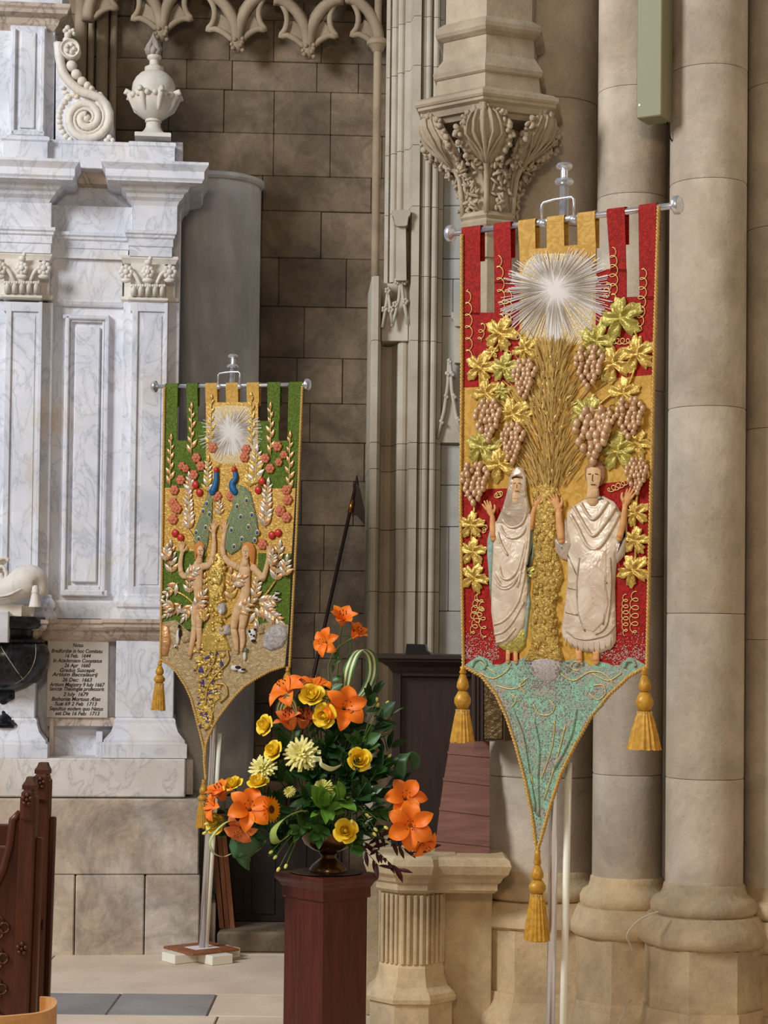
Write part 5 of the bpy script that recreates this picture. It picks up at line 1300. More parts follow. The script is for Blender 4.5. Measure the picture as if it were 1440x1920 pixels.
for pts in ([(870, 150), (855, 350), (870, 500), (905, 600)], [(1060, 150), (1065, 350), (1040, 560), (970, 620)], [(800, 330), (860, 345)], [(785, 480), (860, 500)], [(900, 300), (960, 330), (1040, 300)], [(1015, 560), (1030, 420), (1025, 260)], [(790, 600), (850, 640), (930, 650), (1040, 620), (1090, 560)]):
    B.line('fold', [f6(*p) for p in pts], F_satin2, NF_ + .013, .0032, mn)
for k in range(9):
    x = 790 + k * 34; B.line('pleat', [f6(x, 640 + 30 * math.sin(PI * k / 8)), f6(x + 2, 690 + 36 * math.sin(PI * k / 8))], F_satin2, NF_ + .011, .002, mn, 2)
B.puff('hair', [f5(*p) for p in ((905, 700), (905, 650), (925, 615), (960, 600), (1000, 608), (1025, 645), (1028, 700), (1012, 745), (995, 760), (920, 740))], F_hair, NF_ + .006, .010, mn)
B.puff('face', [f5(*p) for p in ((912, 690), (918, 650), (945, 638), (980, 638), (1000, 660), (1002, 710), (990, 760), (965, 785), (945, 782), (922, 755))], F_flesh, NF_ + .014, .006, mn)
m = MB(); B.limb(m, [f5(955, 775), f5(955, 835)], [12, 14], NF_ + .010, .5); m.build('neck', F_flesh, mn, True)
B.line('collar', [f5(*p) for p in ((915, 832), (955, 842), (1005, 826))], F_teal, NF_ + .014, .004, mn)
for p in (((925, 684), (942, 682)), ((966, 682), (985, 684)), ((942, 748), (970, 748)), ((954, 685), (950, 722), (958, 725))): B.line('feature', [f5(*q) for q in p], F_dark, NF_ + .0205, .0013, mn, 2)
m = MB(); B.limb(m, [f5(762, 1090), f5(752, 1010), f5(745, 915)], [8, 8, 6], NF_ + .010, .7); hand(B, m, *f5(742, 888), math.radians(-28), 26, NF_ + .010, 1); m.build('arm', F_flesh2, mn, True); m = MB()
B.limb(m, [f5(1118, 1075), f5(1142, 980), f5(1152, 880)], [7, 7, 5], NF_ + .010, .7); hand(B, m, *f5(1158, 858), math.radians(24), 26, NF_ + .010, -1); m.build('arm', F_flesh2, mn, True)
for a, b_ in (((868, 720), (872, 780)), ((975, 720), (975, 785))): B.limb(MB(), [f6(*a), f6(*b_)], [7, 6.5], NF_ + .004, .5).build('ankle', F_flesh2, mn, True)
for a, b_ in (((435, 725), (432, 785)), ((480, 735), (482, 790))): B.limb(MB(), [f6(*a), f6(*b_)], [5, 4.5], NF_ + .003, .5).build('ankle', F_flesh2, wm, True)
# ---------------------------------------------------------------- the green banner
gb = thing('processional_banner', 'smaller green and gold embroidered banner with two peacocks above a couple', 'banner', L, 'embroidered banners')
G = Ban(L, gb, 1.375 / 520)
zA = lambda x, y: (270 + .23611 * x, 640 + .23611 * y)
zB = lambda x, y: (270 + .23611 * x, 930 + .23611 * y)
zC = lambda x, y: (270 + .23611 * x, 1180 + .23611 * y)
tab(G, 309, 333, 724, 724, 827, D_green, 309, 332); tab(G, 349, 370, 723, 723, 827, D_green, 352, 372)
for a, b_ in ((384.5, 407), (423, 446), (462, 485)): tab(G, a, b_, 722, 722, 756, D_gold, a + 1, b_ + .5)
tab(G, 501, 525, 721, 721, 790, D_green, 502, 524); tab(G, 541, 566, 720, 720, 827, D_green, 539, 564)
G.sheet('green_panel', [zA(*p) for p in ((168, 787), (430, 787), (430, 636), (492, 636), (492, 1166), (155, 1162))], D_green)
G.sheet('green_panel', [zA(*p) for p in ((905, 632), (1070, 632), (1070, 788), (1240, 788), (1204, 1168), (905, 1168))], D_green)
G.sheet('gold_panel', [zA(155, 1162), zA(492, 1166), zB(492, 440), zB(143, 433)], D_gold2)
G.sheet('gold_panel', [zA(905, 1168), zA(1204, 1168), zB(1172, 457), zB(905, 452)], D_gold2)
G.sheet('green_panel', [zB(143, 433), zB(492, 440), zB(492, 1060), zB(132, 1050)], D_green)
G.sheet('green_panel', [zB(905, 452), zB(1172, 457), zB(1150, 1060), zB(905, 1060)], D_green)
G.sheet('centre_panel', [zA(492, 484), zA(905, 484), zB(905, 1060), zB(492, 1060)], D_gold2, CN + .001, .006)
grc = [zC(*p) for p in ((1118, 292), (1000, 330), (900, 385), (800, 450), (720, 530), (650, 620), (590, 700), (540, 790), (505, 870), (490, 930))]
glc = [zC(*p) for p in ((478, 980), (465, 900), (440, 800), (410, 680), (375, 550), (330, 450), (260, 340), (200, 280), (132, 240))]
G.sheet('ground_panel', [zB(132, 1005), zB(250, 985), zB(360, 1080), zB(500, 1045), zB(700, 1030), zB(850, 1050), zB(940, 1010), zB(1080, 990), zB(1148, 1030)] + grc + glc, F_ground, CN + .003, .008)
for pts in ([(308.5, 727), (305, 980), (301, 1240)], [(567, 724), (556, 1000), (543, 1252)], glc[::-1] + [(383, 1430), (386, 1462)], grc + [(384, 1430), (386, 1462)]):
    rope([L(x, y, CN + .004) for x, y in pts], .0075, .026).build('edge_cord', F_rope, gb, True)
tassel(G, (300, 1240), 1248, 1266, 1281, 1331, 8, 10.5, 13)
tassel(G, (540, 1250), 1260, 1276, 1290, 1338, 8, 10.5, 13)
tassel(G, (382, 1462), 1470, 1490, 1502, 1552, 7.5, 10, 12)
MB().puff(L.pts([(435.5 + 46 * math.copysign(abs(math.cos(k * PI / 20)) ** .5, math.cos(k * PI / 20)), 812 + (54 if math.sin(k * PI / 20) < 0 else 60) * math.copysign(abs(math.sin(k * PI / 20)) ** .6, math.sin(k * PI / 20))) for k in range(40)], CN), -CN - .0008, .002).build('stitched_glow', F_cream, gb, True)
sb = MB(); c = L(*zA(690, 715), CN + .003)
for i in range(230):
    a = R_.uniform(0, 2 * PI); R0 = (46 + 22 * abs(math.cos(a)) + 14 * max(0, -math.sin(a))) * R_.uniform(.65, 1.05) * G.k * .82
    d = Vector((math.cos(a) * 1.1, 0, math.sin(a))); s = Vector((-d.z, 0, d.x)) * .0011; o_ = Vector((0, -R_.uniform(0, .002), 0))
    p0, p1 = c + d * R_.uniform(.004, .03) + o_, c + d * R0 + o_
    sb.add([p0 - s * .6, p0 + s * .6, p1 + s, p1 - s, (p0 + p1) / 2 + Vector((0, -.0022, 0))], [(0, 1, 4), (1, 2, 4), (2, 3, 4), (3, 0, 4)])
tag(sb.build('sunburst', F_white, gb), kind='stuff')
MB().puff([(c.x + (.07 + .03 * ((i * 7) % 5) / 5) * math.cos(2 * PI * i / 40), c.z - .02 + (.09 + .045 * ((i * 7) % 5) / 5) * math.sin(2 * PI * i / 40)) for i in range(40)], -CN - .001, .004).build('sunburst_heart', F_white, gb, True)
# sprigs
cp, pg = ['copper', 'pearl'], ['pearl', 'copper', 'pearl']
for p0, p1, cnt, sz, kd, sp_ in ((zA(205, 1150), zA(215, 790), 9, 15, cp, 28), (zA(375, 900), zA(378, 540), 9, 15, cp, 28), (zA(525, 830), zA(535, 470), 10, 14, ['gold', 'copper'], 28), (zA(858, 820), zA(850, 450), 10, 14, ['gold', 'copper'], 28), (zA(1005, 900), zA(1005, 540), 9, 15, cp, 28), (zA(1150, 1230), zA(1160, 770), 11, 15, cp, 28),
                                (zA(370, 1200), zA(360, 1090), 3, 16, pg, 38), (zB(355, 270), zA(352, 1200), 8, 17, pg, 36), (zA(500, 1200), zA(510, 960), 6, 15, ['gold', 'pearl'], 36), (zA(880, 1140), zA(895, 890), 6, 20, ['pearl', 'gold'], 38), (zB(960, 250), zA(985, 1150), 8, 19, pg, 36), (zA(840, 1160), zA(835, 1010), 4, 15, ['gold'], 36),
                                (zB(215, 620), zB(212, 410), 4, 18, pg, 38), (zB(360, 780), zB(365, 600), 4, 16, pg, 38), (zB(300, 860), zB(180, 940), 4, 17, pg, 38), (zB(380, 860), zB(320, 960), 3, 17, pg, 36), (zB(270, 690), zB(165, 790), 3, 17, pg, 38), (zB(1045, 680), zB(1075, 420), 5, 20, pg, 38), (zB(880, 820), zB(905, 650), 4, 16, pg, 38), (zB(900, 850), zB(1030, 830), 4, 18, pg, 38), (zB(880, 870), zB(885, 1000), 3, 20, pg, 30), (zB(920, 870), zB(1070, 990), 5, 22, pg, 36), (zB(690, 830), zB(690, 620), 4, 18, ['copper', 'gold'], 38), (zB(470, 800), zB(480, 660), 3, 15, ['copper', 'gold'], 38), (zB(600, 150), zB(600, 60), 3, 11, pg, 38)):
    sprig(G, p0, p1, cnt, sz, kd, spread=sp_ if sp_ != 28 else 29)
for p0, p1, p2 in (((355, 270), (390, 320), (420, 370)), ((210, 740), (320, 790), (400, 860)), ((640, 970), (740, 900), (870, 850)), ((870, 850), (960, 790), (1040, 680)), ((600, 1040), (570, 1120), (575, 1240)), ((660, 560), (610, 640), (600, 720)), ((470, 960), (500, 900), (540, 860)), ((400, 860), (460, 920), (470, 1000))):
    G.line('branch', [zB(*p0), zB(*p1), zB(*p2)], F_gold, CN + .006, .0055)
# golden tree trunk between the figures
G.pad('tree_trunk', [zB(*p) for p in ((540, 470), (600, 440), (640, 520), (650, 620), (640, 760), (650, 900), (620, 1000), (650, 1100), (700, 1230), (480, 1240), (450, 1120), (500, 1000), (520, 880), (500, 700), (520, 560))], F_gold, CN + .002, .012)
m = MB()
for i in range(60):
    m.ball(L(*zB(R_.uniform(520, 640), R_.uniform(440, 1150)), CN + .014), (R_.uniform(.006, .013), .007, R_.uniform(.006, .014)), 7, 5)
tag(m.build('bark_relief', F_gold, gb, True), kind='stuff')
# roses and apples
def rose_relief(x, y, r, mat):
    c = L(x, y, CN + .006); m = MB()
    for k in range(6): m.ball(c + Vector((r * .6 * math.cos(k * 1.05), 0, r * .6 * math.sin(k * 1.05))) , (r * .5, .007, r * .5), 8, 5)
    m.ball(c + Vector((0, -.004, 0)), (r * .5, .008, r * .5), 8, 5); m.build('rose_applique', mat, gb, True)
for x, y in ((240, 1180), (230, 1280), (265, 1330), (1130, 1180), (1140, 1260), (1085, 1340), (450, 990), (395, 1060), (545, 845), (812, 858), (798, 920), (1000, 1010), (415, 925), (962, 930), (580, 1230), (690, 1230), (290, 1100), (1060, 835)): rose_relief(*zA(x, y), .024, F_rose)
for x, y in ((250, 90), (230, 185), (1140, 30), (1080, 120), (1130, 170), (940, 385)): rose_relief(*zB(x, y), .025, F_rose)
for f_, x, y in ((zA, 408, 1140), (zA, 440, 1200), (zA, 936, 1112), (zA, 906, 1180), (zB, 247, 295), (zB, 290, 330), (zB, 1015, 312), (zB, 1065, 293)):
    p = L(*f_(x, y), CN + .006); MB().ball(p, (.019, .010, .020), 12, 8).build('apple_applique', F_apple, gb, True)
# peacocks
for nk, hd, body, eyes in ((((572, 1040), (574, 1090), (562, 1150), (545, 1195)), (573, 1022), [zA(552, 1150), zA(500, 1220), zA(470, 1300), zB(440, 160), zB(395, 290), zB(392, 360), zB(440, 430), zB(490, 450), zB(520, 330), zB(545, 200), zB(545, 60), zA(565, 1210)], ((520, 145), (415, 290), (435, 340), (490, 250), (470, 120), (500, 60))),
                           (((722, 1045), (728, 1085), (700, 1130), (705, 1165), (722, 1195)), (714, 1020), [zA(735, 1130), zA(800, 1155), (zA(850, 1200)), zA(872, 1300), zB(895, 150), zB(912, 290), zB(890, 375), zB(790, 385), zB(760, 430), zB(690, 470), zB(640, 420), zB(655, 200), zB(700, 90), zA(700, 1250), zA(712, 1190)], ((815, 35), (740, 82), (768, 165), (857, 150), (830, 245), (695, 270), (900, 290), (777, 342), (880, 352), (715, 402)))):
    pk = G.pad('embroidered_peacock', body, F_tail, CN + .003, .008)
    m = MB(); G.limb(m, [zA(*p) for p in nk], [4.2, 5, 6.5, 7.5] if len(nk) == 4 else [4.4, 5, 6.5, 7.2, 7], CN + .010, .7); m.build('neck', F_blue, pk, True)
    MB().ball(L(*zA(*hd), CN + .012), (.013, .010, .015), 10, 6).build('head', F_apple, pk, True)
    for d in (-1, 0, 1): G.line('crest', [zA(hd[0] + 6 * d, hd[1] - 15), zA(hd[0] + (22 if hd[0] < 650 else -22) + 12 * d, hd[1] - 60)], F_thread, CN + .010, .0016, pk, 2)
    for x, y in eyes:
        q = L(*zB(x, y), CN + .012)
        e = MB().ball(q, (.012, .004, .015), 12, 6).build('eye_spot', F_thread, pk, True); MB().ball(q + Vector((0, -.003, 0)), (.008, .0045, .010), 10, 6).build('pupil', F_blue, pk, True)
    m = MB()
    for i in range(90):
        t = R_.random(); a, b_ = body[R_.randrange(2, len(body) - 2)], body[0]
        x, y = a[0] + (b_[0] - a[0]) * t, a[1] + (b_[1] - a[1]) * t
        p = L(x, y, CN + .0105); q = L(x + (a[0] - b_[0]) * .06, y + (a[1] - b_[1]) * .06, CN + .0115); m.tube([p, q], .0014, 4)
    tag(m.build('tail_threads', F_thread, pk), kind='stuff')
# the couple
NG = CN + .008
def person_relief(label, torso, limbs, hair, face, hands):
    m = MB()
    G.limb(m, *torso, NG, .45)
    for pts, r in limbs: G.limb(m, [zB(*p) for p in pts], r, NG + .002, .6)
    for (x, y, a, s, mi) in hands: hand(G, m, *zB(x, y), math.radians(a), s, NG + .003, mi)
    o = m.build('embroidered_figure', F_flesh, gb, True); o['label'] = label
    G.puff('hair', [zB(*p) for p in hair], F_ginger, NG + .006, .010, o)
    G.puff('face', [zB(*p) for p in face], F_flesh, NG + .014, .006, o)
    fx = sum(p[0] for p in face) / len(face); fy = sum(p[1] for p in face) / len(face)
    for p in (((-14, -10), (-4, -11)), ((6, -11), (16, -10)), ((-6, 28), (8, 28)), ((1, -8), (0, 12))): G.line('feature', [zB(fx + a, fy + b_) for a, b_ in p], F_dark, NG + .0205, .0011, o, 2)
    return o
person_relief('ginger haired figure with both arms raised, left of the tree', ([zB(435, 520), zB(425, 580), zB(428, 700), zB(432, 800), zB(432, 870)], [7, 12, 10, 8.5, 10]),
              [(((440, 460), (438, 540)), [6, 7]), (((385, 575), (330, 640), (295, 610)), [6.5, 6, 5.5]), (((295, 612), (288, 540), (300, 455)), [5.5, 5, 3.8]), (((465, 560), (520, 545), (545, 490)), [7, 6.5, 6]), (((545, 495), (556, 400), (553, 300)), [6, 5, 3.8]),
               (((418, 870), (405, 960), (400, 1040)), [9.5, 8, 5.5]), (((400, 1040), (388, 1140), (362, 1280)), [6, 6, 3.5]), (((450, 870), (440, 980), (436, 1050)), [9, 7.5, 5.5]), (((436, 1050), (440, 1130), (430, 1230)), [6, 5.5, 3.5])],
              [(398, 430), (405, 385), (430, 360), (458, 362), (478, 390), (480, 420), (470, 400), (440, 395), (420, 440), (418, 510), (402, 500)], oval(446, 440, 27, 48, 16), [(302, 440, -6, 17, 1), (553, 285, 4, 17, -1)])
person_relief('long ginger haired figure with both arms raised, right of the tree', ([zB(800, 520), zB(800, 590), zB(805, 680), zB(808, 760), zB(785, 860)], [7, 13, 10, 9, 13]),
              [(((805, 470), (803, 560)), [6, 7.5]), (((745, 565), (680, 530), (632, 480)), [7, 6.5, 6]), (((632, 482), (625, 400), (638, 300)), [6, 5, 3.8]), (((870, 570), (915, 620), (945, 660)), [7, 6.5, 5.5]), (((945, 660), (970, 580), (988, 490)), [5.5, 5, 3.8]),
               (((760, 880), (725, 970), (712, 1060)), [11, 9, 6]), (((712, 1060), (728, 1140), (738, 1240)), [6.5, 6.5, 3.5]), (((805, 870), (790, 980), (775, 1060)), [10, 8.5, 6]), (((775, 1060), (785, 1140), (775, 1220)), [6.5, 6, 3.5])],
              [(770, 420), (785, 380), (820, 362), (860, 375), (882, 420), (880, 480), (872, 540), (850, 530), (852, 450), (830, 400), (800, 400), (778, 470)], oval(806, 446, 32, 55, 16), [(640, 285, 4, 17, -1), (990, 470, 10, 17, 1)])
for p0, p1, cnt, sz, kd in ((zB(405, 900), zB(470, 790), 3, 17, ['pearl', 'copper']), (zB(745, 930), zB(850, 850), 3, 18, ['pearl', 'copper']), (zB(700, 700), zB(770, 660), 3, 18, ['copper', 'pearl']), (zB(330, 650), zB(400, 600), 3, 16, pg), (zB(170, 520), zB(180, 430), 3, 16, pg), (zB(1110, 640), zB(1130, 520), 3, 17, pg), (zB(240, 900), zB(170, 850), 3, 15, pg), (zB(1010, 560), zB(1020, 470), 3, 14, pg), (zB(600, 700), zB(560, 620), 3, 15, ['gold', 'lime']), (zB(480, 1000), zB(470, 900), 3, 15, ['gold', 'copper'])):
    sprig(G, p0, p1, cnt, sz, kd, n=CN + .022, spread=40)
for x, y in ((300, 990), (330, 1010), (1070, 960), (1110, 900)): rose_relief(*zA(x, y), .02, F_rose)
# rocks, mosaic and small animals at the foot
for pts, mt in (([(960, 1090), (1000, 1040), (1080, 1015), (1135, 1050), (1140, 1130), (1100, 1200), (1010, 1230), (940, 1200)], F_rock), ([(930, 1010), (960, 1030), (955, 1090), (915, 1100), (905, 1050)], F_ground), ([(290, 1120), (340, 1080), (380, 1090), (360, 1160), (310, 1170)], F_ground), ([(145, 1020), (200, 1030), (215, 1160), (190, 1270), (140, 1270)], F_copper), ([(570, 860), (600, 835), (650, 850), (660, 900), (620, 950), (575, 930)], F_rock), ([(580, 1040), (680, 1020), (690, 1100), (600, 1110)], F_rock)):
    G.pad('rock_applique', [zB(*p) for p in pts], mt, CN + .004, .012)
m1, m2 = MB(), MB()
for i in range(300):
    y = R_.uniform(60, 780); hw = 110 * (1 - (y - 150) / 760) + 20; x = 520 + 10 * math.sin(y / 60) + R_.uniform(-hw, hw) - max(0, (y - 400)) * .09
    s = R_.uniform(18, 34); a = R_.uniform(0, 6.28)
    p3 = L.pts([zC(x + s * math.cos(a + k * 2.094), y + s * math.sin(a + k * 2.094)) for k in range(3)], CN + .004)
    (m2 if i % 5 == 0 else m1).puff(p3, -CN - .004, .006)
tag(m1.build('gold_mosaic', F_gold, gb), kind='stuff'); tag(m2.build('violet_mosaic', F_purple, gb), kind='stuff')
for pts in ([(660, 170), (670, 250), (600, 330), (540, 400), (500, 480), (490, 600)], [(570, 130), (560, 240), (520, 330), (480, 380)], [(560, 430), (640, 440), (660, 520), (600, 580)], [(500, 640), (540, 680), (520, 760), (480, 800)]):
    G.line('serpent_line', [zC(*p) for p in pts], F_gold, CN + .010, .005)
def creature(name, label, blobs):
    root = None
    for mt, lst in blobs:
        m = MB()
        for x, y, rx, ry, n in lst: m.ball(L(*zB(x, y), CN + n), (rx * G.k * .2361, .007, ry * G.k * .2361), 10, 6)
        o = m.build(name if root is None else 'marking', mt, root or gb, True)
        if root is None: root = o; o['label'] = label
creature('embroidered_panda', 'small black and white panda', [(F_white, [(858, 1095, 36, 40, .010), (862, 1135, 26, 20, .008)]), (F_black, [(838, 1075, 9, 12, .017), (872, 1110, 8, 9, .018), (882, 1060, 12, 10, .012), (868, 1150, 20, 12, .012), (850, 1100, 7, 6, .018)])])
creature('embroidered_penguin', 'small penguin', [(F_white, [(268, 1120, 16, 60, .010), (250, 1195, 14, 14, .010)]), (F_black, [(285, 1090, 12, 40, .012), (280, 1035, 12, 16, .012), (250, 1200, 6, 6, .017)])])
creature('embroidered_badger', 'badger head with black stripes', [(F_white, [(720, 1365, 36, 22, .012), (775, 1385, 34, 16, .012)]), (F_black, [(745, 1360, 26, 12, .017), (790, 1378, 22, 8, .017)])])
creature('embroidered_duck', 'green headed duck', [(F_white, [(800, 1275, 14, 34, .010)]), (F_tail, [(808, 1222, 16, 18, .014)])])
creature('embroidered_hedgehog', 'grey curled hedgehog', [(F_rock, [(612, 895, 40, 48, .014)]), (F_white, [(610, 920, 14, 22, .018)])])
creature('embroidered_butterfly', 'black and white striped butterfly', [(F_white, [(1060, 770, 24, 14, .010), (1050, 810, 18, 14, .010)]), (F_black, [(1058, 758, 22, 5, .016), (1052, 790, 18, 5, .016), (1048, 824, 16, 5, .016)])])
# ================================================================ the flower arrangement
def petal_mat(name, c1, c2, rough=.5, sub=.0):
    t = NT(name, rough, 0, .3); n = t.noise(28, 3); t.col(t.vary(t.ramp(n, [(.3, c1), (.7, c2)]), .07))
    if 'leaf' not in name:
        t.b.inputs['Subsurface Weight'].default_value = .35; t.b.inputs['Subsurface Scale'].default_value = .012; t.b.inputs['Subsurface Radius'].default_value = (1, .8, .4)
    return t.bump(t.noise(90, 2, vec=t.scaled((1, 1, 1))), .12, .003).mat
Q_orange = petal_mat('orange_petal', rgb(246, 134, 32), rgb(238, 112, 20))
Q_pinko = petal_mat('salmon_orange_petal', rgb(240, 142, 78), rgb(230, 116, 56))
Q_yellow = petal_mat('yellow_petal', rgb(252, 222, 74), rgb(248, 206, 40))
Q_cream = petal_mat('cream_petal', rgb(244, 236, 164), rgb(232, 220, 130))
Q_lime = petal_mat('lime_cream_petal', rgb(208, 206, 110), rgb(186, 186, 88))
Q_gerb = petal_mat('amber_petal', rgb(250, 168, 20), rgb(240, 128, 10))
Q_leaf = [petal_mat('dark_green_leaf', rgb(44, 76, 34), rgb(30, 56, 26), .35), petal_mat('mid_green_leaf', rgb(70, 110, 46), rgb(50, 86, 36), .38), petal_mat('bright_green_leaf', rgb(112, 156, 56), rgb(84, 130, 44), .38), petal_mat('maroon_leaf', rgb(74, 30, 28), rgb(48, 20, 22), .4)]
Q_stem = plain('green_stem', rgb(96, 122, 54), .5, c2=rgb(70, 98, 42))
Q_rib = [plain('variegated_green', rgb(84, 118, 70), .4), plain('variegated_cream', rgb(222, 222, 168), .42), plain('broad_leaf_green', rgb(66, 100, 62), .36), plain('lime_ribbon', rgb(160, 180, 92), .4)]
Q_anther = plain('dark_anther', rgb(84, 36, 18), .7)
Q_bud = petal_mat('pale_yellow_bud', rgb(238, 226, 130), rgb(214, 206, 104))
def fpt(px, py, dep=0.0): return at(px, py, PD - dep)
ORG = Vector((pc.x + .006, pc.y, uz + .11))
def petal(name, mat, rf, zf, wf, k=8, cup=.10, ridge=.05, sx=1):
    V, Fs, n = [], [], 7
    for i in range(k + 1):
        t = i / k
        for j in range(n):
            s = (j / (n - 1) - .5) * 2
            V.append((rf(t), s * wf(t), zf(t) + cup * s * s * math.sin(PI * min(1, t + .1)) - ridge * (1 - abs(s)) ** 3 * math.sin(PI * t)))
    for i in range(k):
        for j in range(n - 1): Fs.append((i * n + j, (i + 1) * n + j, (i + 1) * n + j + 1, i * n + j + 1))
    return MB().add(V, Fs).mesh(name, True, mat)
lw = lambda t: .30 * max(0, math.sin(PI * min(1, t * .94 + .06))) ** .75 if t < 1 else .0
lw2 = lambda t: .36 * max(0, math.sin(PI * min(1, t * .94 + .06))) ** .7 if t < 1 else .0
PM = {}
for nm, mt in (('orange', Q_orange), ('salmon', Q_pinko)):
    PM[nm, 'open'] = (petal('petal', mt, lambda t: .08 + .92 * t, lambda t: .62 * t - .58 * t ** 3, lw), petal('petal', mt, lambda t: .08 + .88 * t, lambda t: .70 * t - .62 * t ** 3, lw2))
    PM[nm, 'half'] = (petal('petal', mt, lambda t: .06 + .34 * t + .42 * t ** 3, lambda t: 1.05 * t - .28 * t ** 4, lw), petal('petal', mt, lambda t: .06 + .30 * t + .36 * t ** 3, lambda t: 1.08 * t - .25 * t ** 4, lw2))
def rose_petal(R0, H, half, lip, name='petal'):          # a shell of a cup with a rolled lip
    V, Fs, k, n = [], [], 7, 8
    for i in range(k + 1):
        t = i / k; r = R0 * (.22 + .78 * math.sin(min(1, t * 1.15) * PI / 2)) * (1 - .16 * max(0, t - .45) * (1 if lip <= 0 else 0)) + lip * max(0, t - .62) ** 1.4 * 2.2
        z = H * t - (.25 * lip * max(0, t - .75) * 4 if lip > 0 else 0)
        for j in range(n + 1):
            q = (j / n - .5) * 2; w = half * math.sin(PI * (.22 + .62 * t)) ** .5 * (1 if t < .9 else .9)
            V.append((r * math.cos(q * w), r * math.sin(q * w), z - H * .16 * q * q * t * t))
    for i in range(k):
        for j in range(n): Fs.append((i * (n + 1) + j, i * (n + 1) + j + 1, (i + 1) * (n + 1) + j + 1, (i + 1) * (n + 1) + j))
    return MB().add(V, Fs).mesh(name, True, Q_yellow)
RM = [rose_petal(.30, 1.12, 1.5, 0), rose_petal(.50, 1.14, 1.25, .0), rose_petal(.70, 1.05, 1.05, .22), rose_petal(.86, .86, .95, .55)]
def stamen():
    m = MB().tube([(0, 0, 0), (.10, 0, .35), (.22, 0, .68)], .012, 5); k = len(m.f)
    m.ball((.23, 0, .70), (.035, .035, .07), 6, 4); me = m.mesh('stamen', True, Q_orange); me.materials.append(Q_anther)
    for p in me.polygons:
        if p.index >= k: p.material_index = 1
    return me
SM = stamen()
def axis(d, roll=0.0): return Vector(d).normalized().to_track_quat('Z', 'Y').to_matrix().to_4x4() @ Matrix.Rotation(roll, 4, 'Z')
def child(me, name, par, m):
    o = bpy.data.objects.new(name, me); COL.objects.link(o); o.parent = par; o.matrix_local = m; return o
def stem_to(o, r=.003, sag=.25, mat=Q_stem, name='stem', start=None):
    w = o.matrix_world; i = w.inverted(); p0 = Vector((0, 0, -.002)); head = w.translation; back = (w.to_3x3() @ Vector((0, 0, 1))).normalized()
    e = ORG if start is None else start; L_ = (e - head).length
    pts = smoothpath([head, head - back * L_ * .22, head.lerp(e, .6) + Vector((0, .02, 0)), e], 4)
    return MB().tube([i @ p for p in pts], r, 6).build(name, mat, o, True)
LILY_G = 'orange lilies in the flower arrangement'
def lily(px, py, dep, d, rpx, label, kind='open', col='orange', roll=0.0, stem=True):
    s = rpx * PD / F; m = Matrix.Translation(fpt(px, py, dep)) @ axis(d, roll)
    o = thing('lily', label, 'lily', m, LILY_G)
    for k in range(6):
        child(PM[col, kind][k % 2], 'petal', o, Matrix.Rotation(k * PI / 3, 4, 'Z') @ Matrix.Rotation(math.radians(R_.uniform(-9, 9)), 4, 'Y') @ Matrix.Diagonal((s, s, s, 1)))
    for k in range(6): child(SM, 'stamen', o, Matrix.Rotation(k * PI / 3 + .5, 4, 'Z') @ Matrix.Diagonal((s * .8, s * .8, s * (.85 if kind == 'open' else 1.2), 1)))
    if stem: stem_to(o)
    return o
def rose(px, py, dep, d, rpx, label):
    s = rpx * PD / F; m = Matrix.Translation(fpt(px, py, dep) - Vector(d).normalized() * s * .55) @ axis(d)
    o = thing('rose', label, 'rose', m, 'yellow roses in the flower arrangement')
    for j, (me, cnt) in enumerate(zip(RM, (2, 3, 4, 4))):
        for k in range(cnt): child(me, 'petal', o, Matrix.Rotation(2 * PI * k / cnt + j * .7, 4, 'Z') @ Matrix.Rotation(math.radians(R_.uniform(-3, 4) + 2 * j), 4, 'Y') @ Matrix.Diagonal((s, s, s * 1.15, 1)))
    MB().ball((0, 0, s * .5), (s * .2, s * .2, s * .6), 10, 7).build('bud_heart', Q_yellow, o, True)
    MB().lathe([(.004, -.004), (s * .36, .0), (s * .45, s * .12)], 0, 0, 10).build('calyx', Q_leaf[1], o, True)
    stem_to(o, .0028); return o
def chrys(px, py, dep, d, rpx, label, mat, dense=1.0):
    s = rpx * PD / F; m = Matrix.Translation(fpt(px, py, dep) - Vector(d).normalized() * s * .3) @ axis(d)
    o = thing('chrysanthemum', label, 'chrysanthemum', m, 'cream chrysanthemums in the flower arrangement')
    q = MB()
    for j, (cnt, el, ln) in enumerate(((22, 2, 1.0), (20, 18, .98), (17, 36, .9), (13, 56, .78), (8, 76, .66))):
        for k in range(int(cnt * dense)):
            a = 2 * PI * k / int(cnt * dense) + j * .4 + R_.uniform(-.08, .08); e = math.radians(el + R_.uniform(-8, 8)); l = ln * s * R_.uniform(.85, 1.1); w = .085 * s * 1.3
            dr = Vector((math.cos(a) * math.cos(e), math.sin(a) * math.cos(e), math.sin(e))); sd = Vector((-math.sin(a), math.cos(a), 0)); up_v = dr.cross(sd) * -1
            c0 = dr * s * .12
            q.add([c0 - sd * w * .5, c0 + sd * w * .5, c0 + dr * l * .6 + sd * w + up_v * w * .7, c0 + dr * l * .6 + up_v * w * .1, c0 + dr * l * .6 - sd * w + up_v * w * .7, c0 + dr * l + sd * w * .5 + up_v * w * 1.5, c0 + dr * l - sd * w * .5 + up_v * w * 1.5],
                  [(0, 1, 2, 3), (0, 3, 4), (3, 2, 5, 6), (3, 6, 4)])
    tag(q.build('petals', mat, o, True), kind='stuff')
    MB().ball((0, 0, s * .2), (s * .3, s * .3, s * .25), 10, 6).build('flower_heart', Q_lime, o, True)
    stem_to(o, .0028); return o
